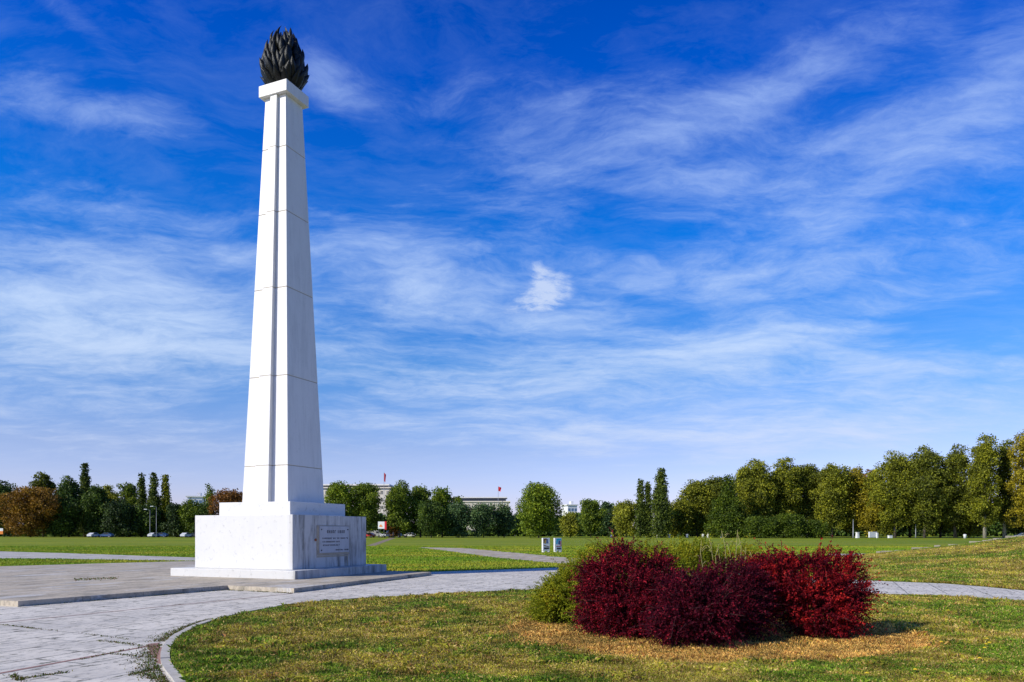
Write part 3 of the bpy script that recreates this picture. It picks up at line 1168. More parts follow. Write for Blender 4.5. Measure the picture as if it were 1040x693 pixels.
def shrub(name, label, lobes, base, leaf, nspray, per, llen, seed, droop=0.25, up=0.5, wild=0.06, spray=0.28, twigcol='twig'):
    """arching twigs set with small leaves over a body of overlapping lobes (x, y, z, rx, ry, rz)"""
    r = np.random.default_rng(seed)
    root = empty(name, (base[0], base[1], 0), label, 'shrub')
    lb = np.array(lobes, dtype=float)
    wgt = (lb[:, 3] * lb[:, 5])
    wgt /= wgt.sum()
    which = r.choice(len(lb), nspray, p=wgt)
    u = r.normal(size=(nspray, 3))
    u /= np.linalg.norm(u, axis=1, keepdims=True)
    rad = 0.42 + 0.58 * r.random(nspray) ** 0.55
    c = lb[which, :3]
    R = lb[which, 3:]
    Q = c + u * R * rad[:, None]
    vo = np.zeros(nspray)
    for k in range(5):
        w_ = r.normal(size=3)
        w_ *= (7.0 + 4.5 * k) / np.linalg.norm(w_)
        vo += np.sin(Q @ w_ + r.random() * 6.28) / (1 + 0.25 * k)
    ok = (Q[:, 2] > 0.04) & ((vo > -0.15) | (rad < 0.78))
    Q, u, rad = Q[ok], u[ok], rad[ok]
    n = len(Q)
    axis = np.array((base[0], base[1], 0.25))
    outw = Q - axis
    outw /= np.linalg.norm(outw, axis=1, keepdims=True)
    d0 = outw * 0.75 + u * 0.35 + r.normal(0, 0.38, (n, 3))
    d0[:, 2] += up
    d0 /= np.linalg.norm(d0, axis=1, keepdims=True)
    Ls = spray * (0.55 + 0.8 * r.random(n))
    far = r.random(n) < wild
    Ls[far] *= 1.9
    # leaves along each spray
    t = (np.arange(per)[None, :] + r.random((n, per))) / per
    Pp = Q[:, None] + d0[:, None] * (Ls[:, None] * t)[:, :, None]
    Pp[:, :, 2] -= droop * (Ls[:, None] * t) ** 2 / Ls[:, None] * 1.3
    tang = d0[:, None] + np.zeros((n, per, 3))
    tang[:, :, 2] -= droop * 2.2 * t
    ld = tang * 0.75 + r.normal(0, 0.62, (n, per, 3))
    ln = r.normal(0, 0.55, (n, per, 3))
    ln[:, :, 2] += 0.8
    Pp, ld, ln = Pp.reshape(-1, 3), ld.reshape(-1, 3), ln.reshape(-1, 3)
    keep = Pp[:, 2] > 0.03
    Pp, ld, ln = Pp[keep], ld[keep], ln[keep]
    L = llen * (0.65 + 0.7 * r.random(len(Pp)))
    V, Fq = leaf_quads(Pp - np.array((base[0], base[1], 0)), ld, ln, L, L * 0.55)
    link('foliage', np_mesh('foliage', V, Fq, 4), LEAF[leaf], root)
    # woody stems from the base, plus the thin wood of the outermost sprays
    mb = MB()
    rr = random.Random(seed)
    for i in range(26):
        j = rr.randrange(n)
        q = Vector(Q[j]) - Vector((base[0], base[1], 0))
        s0 = Vector((rr.uniform(-.18, .18), rr.uniform(-.18, .18), 0))
        m1 = s0.lerp(q, 0.5) + Vector((0, 0, 0.18))
        mb.tube([s0, m1, q], [0.012, 0.008, 0.004], 5)
    idx = np.where(far)[0][:160]
    for j in idx:
        q = Vector(Q[j]) - Vector((base[0], base[1], 0))
        dd = Vector(d0[j])
        l = float(Ls[j])
        mb.tube([q, q + dd * l * 0.5 - Vector((0, 0, droop * l * 0.33)), q + dd * l - Vector((0, 0, droop * l * 1.3))], [0.0035, 0.0028, 0.0015], 3)
    mb.build('stem', M[twigcol], root)
    return root


def lobe(px, y_top, Z, w_px, ry, y_bot=None):
    """ellipsoid whose outline spans w_px columns round px and reaches up to row y_top at distance Z"""
    top = ZAT(y_top, Z)
    bot = 0.0 if y_bot is None else max(0.0, ZAT(y_bot, Z))
    return (XAT(px, Z), Z, (top + bot) / 2, w_px / 2 / F * Z * 0.88, ry * 0.9, (top - bot) / 2)


shrub('barberry_shrub', 'crimson shrub left of the other two red ones, beside the yellow-green bush',
      [lobe(632, 556, 12.9, 72, 0.6), lobe(618, 580, 12.6, 52, 0.5, 640), lobe(640, 600, 12.2, 92, 0.5), lobe(662, 562, 13.1, 50, 0.5), lobe(612, 610, 12.5, 42, .45), lobe(604, 574, 12.9, 28, .35, 610), lobe(648, 578, 12.4, 40, .4, 630)],
      (XAT(640, 12.8), 12.8), 'crimson', 5000, 24, 0.036, 1)
shrub('barberry_shrub', 'maroon shrub in front, between the two other red ones',
      [lobe(712, 580, 11.9, 90, 0.6), lobe(696, 590, 11.5, 60, 0.5), lobe(742, 574, 12.1, 66, 0.6), lobe(698, 612, 11.2, 84, 0.45), lobe(744, 598, 11.7, 56, .5), lobe(762, 580, 12.3, 40, .5, 630), lobe(722, 600, 11.3, 50, .4, 650)],
      (XAT(712, 11.9), 11.9), 'maroon', 5800, 24, 0.034, 2)
shrub('barberry_shrub', 'scarlet shrub at the right end of the bed, with stray twigs on its right side',
      [lobe(822, 562, 12.6, 86, 0.6, 632), lobe(790, 567, 12.7, 56, 0.5, 612), lobe(852, 565, 12.7, 62, 0.55, 634), lobe(832, 600, 12.2, 66, 0.5, 648), lobe(850, 586, 12.4, 48, .5, 642), lobe(775, 572, 12.9, 34, .4, 604), lobe(836, 618, 12.2, 44, .4), lobe(806, 590, 12.3, 44, .4, 626), lobe(778, 592, 13.4, 64, .4, 650), lobe(800, 600, 13.2, 50, .4, 652)],
      (XAT(830, 12.5), 12.5), 'scarlet', 5600, 24, 0.036, 3, wild=0.10)
shrub('barberry_shrub', 'low yellow-green shrub at the left end of the bed',
      [lobe(586, 576, 14.6, 70, 0.6), lobe(568, 590, 14.3, 50, 0.5), lobe(604, 564, 14.9, 70, 0.6), lobe(588, 600, 14.0, 66, .5), lobe(560, 604, 14.2, 34, .4)],
      (XAT(588, 14.6), 14.6), 'barberry_green', 5400, 24, 0.036, 4, up=0.6)
shrub('barberry_shrub', 'wide yellow-green shrub behind the red ones, with long arching twigs',
      [lobe(640, 553, 15.2, 90, 0.6), lobe(690, 551, 15.0, 100, 0.65), lobe(742, 553, 15.0, 90, 0.6), lobe(612, 556, 15.3, 70, .5), lobe(665, 553, 15.1, 60, .5), lobe(716, 553, 15.0, 60, .5)],
      (XAT(685, 15.1), 15.1), 'barberry_green', 6600, 24, 0.034, 5, up=0.9, wild=0.14, spray=0.27)

# tall dry grass stalks growing between the shrubs
straw_m = plain('dry_stalk', (0.34, 0.29, 0.11), 0.8, 0.25, 8)
rng = random.Random(9)
tuft = empty('tall_grass', (XAT(738, 13.6), 13.6, 0), 'tuft of tall dry yellow stalks sticking up between the maroon and scarlet shrubs', 'grass tuft')
for px, ytop in ((712, 549), (722, 541), (727, 552), (736, 539), (741, 550), (748, 538), (753, 541), (758, 556), (731, 558), (765, 560)):
    x0 = XAT(738, 13.6)
    tx = XAT(px + rng.uniform(-1, 1), 13.6) - x0
    tz = ZAT(ytop, 13.6)
    sx = tx * 0.75
    mb = MB()
    bx = rng.uniform(-.06, .06)
    mb.tube([(sx, rng.uniform(-.15, .15), 0), (sx + (tx - sx) * 0.5 + bx * .5, 0, tz * 0.6), (tx + bx * .2, 0.02, tz * .85), (tx - bx, 0.03, tz)], [0.007, 0.006, 0.005, 0.003], 5)
    for k in range(5):
        zz = tz * rng.uniform(0.35, 0.95)
        a_ = rng.uniform(0, 6.28)
        l = rng.uniform(.08, .2)
        xm = sx + (tx - sx) * min(1, zz / tz)
        mb.tube([(xm, 0, zz), (xm + math.cos(a_) * l * .5, math.sin(a_) * l * .5, zz + l * .5), (xm + math.cos(a_) * l, math.sin(a_) * l, zz + l * .3)], [0.005, 0.005, 0.001], 3)
    mb.build('stalk', straw_m, tuft)

# ------------------------------------------------------------------ trees
def lm4(a_, b_, c_, d_):
    return [(0.0, a_), (0.4, b_), (0.75, c_), (1.0, d_)]


LEAF['green'] = leaf_mat('green_leaf', lm4((0.016, 0.032, 0.005), (0.084, 0.132, 0.012), (0.234, 0.299, 0.021), (0.432, 0.459, 0.030)), 0.28, nscale=0.25)
LEAF['fresh'] = leaf_mat('fresh_leaf', lm4((0.020, 0.040, 0.005), (0.114, 0.174, 0.012), (0.299, 0.377, 0.021), (0.513, 0.540, 0.030)), 0.30, nscale=0.25)
LEAF['dark'] = leaf_mat('dark_leaf', lm4((0.011, 0.023, 0.005), (0.046, 0.084, 0.014), (0.123, 0.189, 0.022), (0.238, 0.311, 0.032)), 0.22, nscale=0.25)
LEAF['conifer'] = leaf_mat('conifer_leaf', lm4((0.008, 0.016, 0.007), (0.027, 0.050, 0.014), (0.074, 0.119, 0.023), (0.162, 0.223, 0.036)), 0.12, nscale=0.25)
LEAF['bluegreen'] = leaf_mat('bluegreen_leaf', lm4((0.012, 0.027, 0.014), (0.047, 0.095, 0.035), (0.134, 0.216, 0.066), (0.274, 0.365, 0.088)), 0.22, nscale=0.25)
LEAF['olive'] = leaf_mat('olive_leaf', lm4((0.022, 0.030, 0.005), (0.126, 0.142, 0.012), (0.338, 0.345, 0.021), (0.540, 0.499, 0.035)), 0.28, nscale=0.22)
LEAF['olive_dark'] = leaf_mat('dark_olive_leaf', lm4((0.014, 0.021, 0.005), (0.084, 0.101, 0.011), (0.227, 0.247, 0.018), (0.405, 0.392, 0.030)), 0.25, nscale=0.22)
LEAF['gold'] = leaf_mat('golden_leaf', lm4((0.034, 0.034, 0.005), (0.192, 0.168, 0.012), (0.468, 0.377, 0.021), (0.600, 0.499, 0.030)), 0.28, nscale=0.22)
LEAF['russet'] = leaf_mat('russet_leaf', lm4((0.030, 0.016, 0.005), (0.17, 0.090, 0.012), (0.40, 0.21, 0.020), (0.52, 0.34, 0.028)), 0.25, nscale=0.22)
LEAF['rust'] = leaf_mat('rust_leaf', lm4((0.030, 0.014, 0.005), (0.156, 0.072, 0.014), (0.351, 0.150, 0.023), (0.600, 0.257, 0.027)), 0.25, nscale=0.3)
LEAF['yellow'] = leaf_mat('yellow_leaf', lm4((0.045, 0.055, 0.006), (0.192, 0.209, 0.019), (0.445, 0.445, 0.036), (0.600, 0.567, 0.054)), 0.30, nscale=0.25)
LEAF['poplar'] = leaf_mat('poplar_leaf', lm4((0.011, 0.020, 0.005), (0.058, 0.090, 0.014), (0.167, 0.211, 0.023), (0.328, 0.365, 0.032)), 0.22, nscale=0.3)
LEAF['vivid'] = leaf_mat('vivid_leaf', lm4((0.010, 0.020, 0.003), (0.052, 0.088, 0.006), (0.13, 0.18, 0.010), (0.25, 0.29, 0.016)), 0.28, nscale=0.3)


def tree(px, wpx, ytop, Z, shape, leaf, label, seed, density=1.0, clear=0.09, bark='bark', lean=0.0):
    r = np.random.default_rng(seed)
    rr = random.Random(seed)
    X = XAT(px, Z)
    H = ZAT(ytop, Z)
    Wd = wpx / F * Z
    root = empty('tree', (X, Z, 0), label, 'tree')
    root.rotation_euler = (0, 0, 0)
    hw_ = Wd / 2
    lobes = []
    zb_ = H * clear
    if shape == 'poplar':
        nl = 11
        for i in range(nl):
            t = i / (nl - 1)
            zc_ = zb_ + (H - zb_) * (0.05 + 0.88 * t)
            w = hw_ * (0.62 + 0.38 * math.sin(math.pi * min(1, t * 1.25 + 0.15))) * (1.0 if t < 0.6 else 1 - (t - 0.6) * 1.2)
            w = max(w, (0.42 if t < .9 else .26) * hw_)
            lobes.append((rr.uniform(-.12, .12) * hw_, rr.uniform(-.12, .12) * hw_, zc_, w * rr.uniform(.86, 1), w * rr.uniform(.86, 1), (H - zb_) / nl * 1.2))
    elif shape == 'cone':
        nl = 12
        for i in range(nl):
            t = i / (nl - 1)
            w = hw_ * (1 - 0.85 * t)
            zc_ = zb_ + (H - zb_) * (0.06 + 0.9 * t)
            k = 3 if t < 0.6 else 1
            for q in range(k):
                a_ = rr.uniform(0, 6.28)
                lobes.append((math.cos(a_) * w * .45 * (k > 1), math.sin(a_) * w * .45 * (k > 1), zc_ + rr.uniform(-.3, .3), w * .7, w * .7, (H - zb_) / nl * 1.1))
    else:
        tall = shape == 'tall'
        nl = 25 if tall else 22
        ex = (0.50, 0.62) if tall else (0.45, 0.50)
        tm = ex[0] / (ex[0] + ex[1])
        nm = tm ** ex[0] * (1 - tm) ** ex[1]
        ph = rr.uniform(0, 6.28)
        for i in range(nl):
            t = 0.04 + 0.93 * (i + rr.uniform(-.4, .4) + 0.5) / nl
            t = min(0.985, max(0.02, t))
            pr = t ** ex[0] * (1 - t) ** ex[1] / nm
            a_ = ph + i * 2.399
            wob = rr.uniform(0.50, 1.25)
            off = hw_ * pr * wob * rr.uniform(0.45, 0.78)
            sr_ = hw_ * rr.uniform(0.20, 0.42) * (0.55 + 0.45 * pr)
            zc_ = zb_ + (H - zb_) * t * (1 if t < .8 else rr.uniform(.88, 1.0))
            vr = min(sr_ * rr.uniform(0.8, 1.3), max(0.25, H - zc_ + 0.2))
            lobes.append((math.cos(a_) * off, math.sin(a_) * off, zc_, sr_, sr_, vr))
        for i in range(5):
            t = 0.2 + 0.14 * i
            pr = t ** ex[0] * (1 - t) ** ex[1] / nm
            lobes.append((rr.uniform(-.2, .2) * hw_, rr.uniform(-.2, .2) * hw_, zb_ + (H - zb_) * t, hw_ * .46 * pr, hw_ * .46 * pr, (H - zb_) * .12))
    lb = np.array(lobes)
    area_px = wpx * (HY + 4 - ytop)
    n = int(np.clip(area_px * (9.5 if shape == 'poplar' else 7.5) * density, 2600, 26000))
    per = 9
    nc = n // per
    wgt = lb[:, 3] * lb[:, 5]
    wgt /= wgt.sum()
    which = r.choice(len(lb), nc, p=wgt)
    u = r.normal(size=(nc, 3))
    u[:, 2] += 0.15
    u /= np.linalg.norm(u, axis=1, keepdims=True)
    rad = (0.45 + 0.55 * r.random(nc) ** 0.4)
    C = lb[which, :3] + u * lb[which, 3:] * rad[:, None]
    cs = 0.34 if shape == 'poplar' else 0.46
    Pp = C[:, None] + r.normal(0, cs, (nc, per, 3)) * np.array((1, 1, 0.75))
    D = r.normal(0, 1, (nc, per, 3)) + u[:, None] * 0.6
    Nn = r.normal(0, 0.55, (nc, per, 3)) + u[:, None] * 1.1
    Pp, D, Nn = Pp.reshape(-1, 3), D.reshape(-1, 3), Nn.reshape(-1, 3)
    ok = (Pp[:, 2] > 0.3) & (Pp[:, 2] < H + 0.4)
    Pp, D, Nn = Pp[ok], D[ok], Nn[ok]
    L = (0.32 + 0.34 * r.random(len(Pp))) * (Z / 230)
    V, Fq = leaf_quads(Pp, D, Nn, L, L * 0.72)
    link('crown', np_mesh('crown', V, Fq, 4), LEAF[leaf], root)
    mb = MB()
    tr_ = max(0.16, H * 0.014)
    topz = H * (0.9 if shape in ('poplar', 'cone') else 0.8)
    mb.tube([(0, 0, -0.1), (rr.uniform(-.1, .1), 0, H * 0.15), (lean + rr.uniform(-.3, .3), 0, H * .45), (lean * 1.5 + rr.uniform(-.3, .3), 0, topz)], [tr_ * 1.25, tr_, tr_ * .7, tr_ * .15], 8)
    for i in range(4 if shape in ('poplar', 'cone') else 11):
        q = lb[rr.randrange(len(lb))]
        z0 = max(H * 0.12, min(q[2] * 0.62, topz * 0.9))
        mid = Vector((q[0] * .5, q[1] * .5, (z0 + q[2]) / 2 + 0.3))
        mb.tube([(0, 0, z0), mid, (q[0], q[1], q[2] + q[5] * 0.4)], [tr_ * .42, tr_ * .26, 0.04], 5)
    mb.build('trunk', M[bark], root)
    return root


TREES = [
    # left of the monument
    (-3, 50, 488, 262, 'broad', 'dark', 'dark green tree at the left edge, half hidden by the russet one', dict()),
    (31, 62, 496, 244, 'broad', 'russet', 'broad russet and yellow autumn tree near the left edge', dict(clear=.10)),
    (44, 34, 481, 262, 'broad', 'olive_dark', 'olive green tree rising above and behind the russet one', dict()),
    (70, 30, 484, 256, 'tall', 'dark', 'dark green tree between the olive tree and the tall poplar', dict()),
    (62, 40, 503, 248, 'broad', 'dark', 'dark tree right of the russet one, in front of taller ones', dict(clear=.08)),
    (86, 14, 472, 264, 'poplar', 'poplar', 'tallest narrow poplar left of the monument, alone above the dark trees', dict()),
    (98, 32, 493, 250, 'broad', 'dark', 'dark green tree right below the tallest left-hand poplar', dict(clear=.06)),
    (108, 26, 492, 260, 'broad', 'yellow', 'yellow-tinged tree peeping out between blackish trees on the left', dict()),
    (121, 36, 507, 246, 'broad', 'conifer', 'blackish round tree whose crown reaches down to the lawn', dict(clear=.02)),
    (131, 24, 486, 260, 'broad', 'green', 'airy light green tree just left of the three slim poplars', dict(density=.7)),
    (144, 10.5, 482, 256, 'poplar', 'poplar', 'left one of the three slim poplars beside the double lamp post', dict()),
    (156, 12.5, 482, 255, 'poplar', 'poplar', 'middle one of the three slim poplars beside the double lamp post', dict()),
    (168, 11.5, 483, 256, 'poplar', 'olive', 'yellowing right one of the three slim poplars', dict()),
    (150, 30, 513, 250, 'broad', 'dark', 'low dark tree under the three slim poplars', dict(clear=.08)),
    (179, 26, 511, 246, 'broad', 'conifer', 'small blackish tree below the white rooftop building', dict(clear=.03)),
    (194, 24, 508, 246, 'broad', 'green', 'green tree in front of the white rooftop building', dict()),
    (213, 16, 491, 258, 'broad', 'green', 'thin feathery tree whose top sticks up beside the rust-brown one', dict(density=.45)),
    (236, 46, 497, 250, 'broad', 'rust', 'rust-brown tree just left of the obelisk shaft', dict()),
    (208, 28, 513, 245, 'broad', 'dark', 'low dark tree in front of the feathery one', dict(clear=.05)),
    # right of the monument
    (343, 36, 486, 226, 'broad', 'fresh', 'leafy green tree directly right of the obelisk shaft', dict()),
    (371, 36, 487, 228, 'broad', 'green', 'green tree between the obelisk and the red flag', dict()),
    (406, 34, 489, 228, 'broad', 'green', 'green tree just right of the red flag', dict()),
    (427, 34, 493, 234, 'broad', 'green', 'green tree over the parked vehicles, left of the palace roof', dict()),
    (449, 38, 495, 242, 'broad', 'fresh', 'pale leafy tree touching the left end of the palace roof', dict(density=.8)),
    (438, 36, 510, 222, 'broad', 'dark', 'low dark tree left of the blue-green ones', dict(clear=.1)),
    (466, 32, 511, 226, 'broad', 'bluegreen', 'dark blue-green tree under the left half of the palace roof', dict()),
    (491, 36, 513, 226, 'broad', 'bluegreen', 'dark blue-green tree under the right half of the palace roof', dict()),
    (512, 26, 512, 230, 'broad', 'bluegreen', 'small blue-green tree tucked against the large round one', dict()),
    (400, 10, 526.5, 228, 'broad', 'rust', 'little orange tree beside the white billboard', dict()),
    (547, 58, 492, 214, 'broad', 'fresh', 'large round bright green tree above the two poster stands', dict(clear=.12)),
    (579, 22, 520, 236, 'broad', 'yellow', 'low yellow-green tree in front of the white tower block', dict()),
    (600, 30, 507, 248, 'broad', 'green', 'mid green tree right of the white tower block', dict()),
    (618, 22, 509, 262, 'broad', 'bluegreen', 'pale hazy tree between the mid green and the yellow one', dict(density=.8)),
    (636, 34, 509, 234, 'broad', 'yellow', 'bright yellow-green tree left of the dark poplars', dict()),
    (650.5, 9, 488, 226, 'poplar', 'poplar', 'thin poplar, left one of the close pair', dict(clear=.05)),
    (658, 9, 491, 226, 'poplar', 'poplar', 'thin poplar, right one of the close pair', dict(clear=.05)),
    (671.5, 21, 477, 220, 'poplar', 'poplar', 'stout dark poplar, tallest in the middle of the view', dict(clear=.04)),
    (691, 33.28, 508, 236, 'broad', 'olive', 'low mottled tree right of the stout dark poplar', dict()),
    (708, 46.08, 487, 242, 'broad', 'olive', 'olive tree behind the mottled one and left of the deep green one', dict()),
    (727, 43.52, 482, 254, 'broad', 'olive_dark', 'dark olive tree behind the deep green pointed one', dict()),
    (740, 48, 484, 216, 'cone', 'vivid', 'broad deep green pointed tree right of the poplars', dict(clear=.04)),
    (769, 53.76, 467, 226, 'tall', 'olive', 'tall olive-yellow tree right behind the deep green pointed one', dict()),
    (796, 48.64, 466, 230, 'tall', 'olive', 'tall olive-yellow tree, second to the right of the deep green one', dict()),
    (819, 46.08, 468, 232, 'tall', 'olive_dark', 'dull olive tree over the leftmost slim lamp post', dict()),
    (845, 48.64, 471, 224, 'tall', 'olive', 'olive tree left of the golden ones', dict()),
    (866, 40.96, 474, 226, 'tall', 'gold', 'golden green tree above the white concrete pillar', dict()),
    (883, 35.84, 478, 234, 'broad', 'rust', 'orange-tinted tree in the notch of the right-hand skyline', dict()),
    (890, 46.08, 492, 222, 'broad', 'gold', 'low golden tree over the white notice wall', dict(clear=.1)),
    (909, 58.88, 459, 216, 'tall', 'olive', 'large olive tree right of the orange-tinted notch', dict()),
    (939, 61.44, 452, 212, 'tall', 'olive_dark', 'large dark olive tree in the middle of the right-hand wood', dict()),
    (970, 48.64, 449, 212, 'tall', 'olive_dark', 'dark olive tree left of the sky gap on the right', dict()),
    (1000, 35.84, 438, 204, 'tall', 'olive', 'tall thin tree with a pale trunk and sky showing through', dict(density=.8, bark='pale_bark')),
    (1020, 28.16, 441, 208, 'tall', 'olive_dark', 'tall airy tree between the pale trunk and the right edge', dict(density=.6, bark='pale_bark')),
    (1047, 48.64, 430, 200, 'tall', 'gold', 'tallest tree, cut by the right edge of the view', dict()),
    (772, 43.52, 526, 206, 'broad', 'vivid', 'low bright green sapling under the olive-yellow trees, leftmost of three', dict(clear=.05)),
    (803, 40, 523, 206, 'broad', 'vivid', 'low bright green sapling, middle one of three at the foot of the wood', dict(clear=.05)),
    (828, 33.28, 530, 206, 'broad', 'vivid', 'low bright green sapling, rightmost of three at the foot of the wood', dict(clear=.05)),
    (757, 34, 474, 248, 'broad', 'olive_dark', 'olive tree filling the gap behind the deep green pointed one and its tall neighbour', dict()),
    (832, 40, 482, 244, 'broad', 'gold', 'golden tree behind, filling the gap over the rightmost sapling', dict()),
    (924, 40, 470, 236, 'broad', 'olive', 'olive tree behind, between the two largest of the right-hand wood', dict()),
    (955, 42, 474, 232, 'broad', 'olive', 'olive tree behind, between the two dark olive ones', dict()),
    (984, 34, 500, 216, 'broad', 'olive_dark', 'low dark olive tree under the sky gap on the right', dict(clear=.03)),
    (1034, 30, 498, 222, 'broad', 'olive_dark', 'low dark tree behind the silver car at the right edge', dict(clear=.03)),
]
for i, (px, w, yt, Z, shp, lf, lab, kw) in enumerate(TREES):
    tree(px, w, yt, Z, shp, lf, lab, 100 + i, **kw)

# the wood behind, one dark mass low on the horizon
r = np.random.default_rng(61)
n = 90000
ang = -0.62 + 1.26 * r.random(n)
dist = 285 + 60 * r.random(n)
hx = 5.5 + 3.5 * np.sin(ang * 23) + 2.0 * np.sin(ang * 61 + 1)
hx = np.where(ang > 0.22, hx + 6, hx)
zz = hx * r.random(n) ** 1.15
Pp = np.c_[np.tan(ang) * dist, dist, zz + 0.2]
V, Fq = leaf_quads(Pp, r.normal(size=(n, 3)), r.normal(size=(n, 3)), 1.0 + 1.2 * r.random(n), 0.9 + 0.8 * r.random(n))
o = link('far_wood', np_mesh('far_wood', V, Fq, 4), LEAF['dark'])
stuff(o)

# ------------------------------------------------------------------ far buildings
cream = plain('cream_facade', (0.78, 0.70, 0.56), 0.8, 0.06, 0.2)
white = plain('white_render', (0.72, 0.72, 0.72), 0.7, 0.06, 0.4)
dglass = plain('dark_glazing', (0.035, 0.045, 0.06), 0.2, 0.3, 0.5)
pglass = plain('beige_panes', (0.30, 0.28, 0.24), 0.4, 0.3, 0.5)  # grey-beige colour of the palace window panes
bglass = plain('blue_glazing', (0.10, 0.17, 0.30), 0.25, 0.3, 0.5)
greyroof = plain('grey_roof', (0.72, 0.71, 0.68), 0.8, 0.1, 0.3)


def palace(px0, px1, Z, y_roof, y_eave, label, nwin, rows):
    xa, xb = XAT(px0, Z), XAT(px1, Z)
    xc_, L = (xa + xb) / 2, xb - xa
    He, Hr = ZAT(y_eave, Z), ZAT(y_roof, Z)
    root = empty('office_palace', (xc_, Z + 9, 0), label, 'building')
    MB().box((0, 0, He / 2), (L, 18, He)).build('wall', cream, root)
    MB().box((0, 0, He + 0.25), (L + 1.2, 19.2, 0.5)).build('cornice', cream, root)
    at = Hr - He - 1.1
    MB().box((0, 0.5, He + 0.5 + at / 2), (L * 0.90, 14, at)).build('attic_glazing', dglass, root)
    MB().box((0, 0.5, He + 0.5 + at + 0.3), (L * 0.94, 15.6, 0.6)).build('roof', greyroof, root)
    fh = (He - 1.5) / rows
    for i in range(nwin):
        x = -L / 2 + L * (i + 0.5) / nwin
        for j in range(rows):
            MB().box((x, -9.0, 1.2 + fh * (j + 0.5)), (L / nwin * 0.42, 0.12, fh * 0.45)).build('window', pglass, root)
    return root


palace(322, 397, 330, 491.5, 496.0, 'cream office palace wing behind the trees under the red flag', 12, 6)
palace(452, 517, 400, 504.6, 510.0, 'long cream palace roof showing above the blue-green trees', 20, 5)


def tower(px0, px1, Z, ytop, label, nrow, ncol):
    xa, xb = XAT(px0, Z), XAT(px1, Z)
    L, H = xb - xa, ZAT(ytop, Z)
    root = empty('tower_block', ((xa + xb) / 2, Z + 6, 0), label, 'building', rz=0.25)
    MB().box((0, 0, H / 2), (L, 12, H)).build('wall', white, root)
    MB().box((0, 0, H + 0.35), (L + 1.6, 13, 0.7)).build('roof', greyroof, root)
    MB().box((L * .2, 0, H + 1.7), (L * .25, 4, 2.0)).build('roof_cabin', white, root)
    for j in range(nrow):
        for i in range(ncol):
            MB().box((-L / 2 + L * (i + .5) / ncol, -6, H - 2.6 - j * 3.3), (L / ncol * .7, 0.12, 1.7)).build('window', bglass, root)
    return root


tower(188, 202, 430, 505.0, 'white building with blue glazing peeping over the trees on the left', 4, 4)
tower(574, 584, 460, 513.5, 'white tower block with blue windows right of the large round tree', 4, 3)

# flags
red = plain('red_cloth', (0.62, 0.02, 0.03), 0.8, 0.15, 1)
steel = plain('grey_steel', (0.22, 0.235, 0.25), 0.45, 0.1, 2, 0.3)


def flag(px, Z, y0, y1, w, label, cloth_h):
    X = XAT(px, Z)
    zt_ = ZAT(y0, Z)
    root = empty('flagpole', (X, Z, 0), label, 'flag')
    MB().tube([(0, 0, 0), (0, 0, zt_ * .5), (0, 0, zt_ + .3)], [0.16, 0.12, 0.07], 8).build('pole', steel, root)
    n_, k_ = 7, 9
    vs, fs = [], []
    for j in range(k_ + 1):
        for i in range(n_ + 1):
            u, v = i / n_, j / k_
            vs.append((0.1 + w * u * (1 - 0.35 * v), 0.35 * math.sin(u * 9 + v * 2) * u, zt_ - cloth_h * v - u * u * cloth_h * 0.25))
    for j in range(k_):
        for i in range(n_):
            q = j * (n_ + 1) + i
            fs.append((q, q + 1, q + n_ + 2, q + n_ + 1))
    me = np_mesh('flag_cloth', vs, fs, 4, True)
    link('flag_cloth', me, red, root)
    return root


flag(390, 325, 480.5, 488, 0.75, 'drooping red flag on a tall pole above the trees near the obelisk', 3.6)
flag(506, 398, 494.5, 498, 1.6, 'small red flag above the right end of the palace roof', 2.2)

# ------------------------------------------------------------------ lamp posts
lampw = plain('white_lamp_head', (0.72, 0.74, 0.76), 0.4, 0.05, 3)


def lamp(px, Z, ytop, label, arm=1.6, side=-1, r=0.11):
    X, H = XAT(px, Z), ZAT(ytop, Z)
    root = empty('lamp_post', (X, Z, 0), label, 'lamp post', 'lamp posts at the edge of the wood')
    MB().tube([(0, 0, 0), (0, 0, 0.5), (0, 0, H)], [r * 1.6, r, r * .7], 8).build('pole', steel, root)
    if arm:
        MB().tube([(0, 0, H - .1), (side * arm * .5, -.1, H + .12), (side * arm, -.2, H + .2)], [.06, .05, .05], 6).build('arm', steel, root)
        MB().box((side * arm, -.2, H + .16), (1.0, .36, .2), 0, .06).build('lamp_head', lampw, root)
    else:
        MB().tube([(0, 0, H - .02), (0, 0, H + .25)], [r * .8, r * .5], 8).build('cap', steel, root)
    return root


lamp(152.3, 238, 518.0, 'lamp post with a white head left of the three poplars\' yellowing one', 1.3, -1, .08)
lamp(158.8, 238, 515.0, 'taller lamp post with a white head close to the yellowing poplar', 1.3, -1, .08)
lamp(820, 214, 529.5, 'slim grey post in front of the green saplings', 0, r=.14)
lamp(866.5, 214, 528.5, 'slim grey post directly beside the white concrete pillar', 0, r=.16)
lamp(930, 212, 533, 'short slim post under the dark olive tree', 0, r=.12)

# ------------------------------------------------------------------ vehicles
tyre = plain('tyre', (0.02, 0.02, 0.022), 0.9, 0.2, 5)
rim_m = plain('rim', (0.4, 0.4, 0.42), 0.35, 0.1, 5, 0.6)
glass_m = plain('car_glass', (0.02, 0.028, 0.035), 0.12, 0.2, 1)
lampm = plain('head_lamp', (0.7, 0.7, 0.66), 0.2, 0.05, 5)


def paint(name, col):
    m_, T_, p_, O_, _ = mat(name)
    T_.put(p_.inputs['Base Color'], T_.mix(T_.noise(O_, 2, 3), tuple(c * .92 for c in col), col))
    p_.inputs['Roughness'].default_value = 0.3
    p_.inputs['Coat Weight'].default_value = 0.4
    return m_


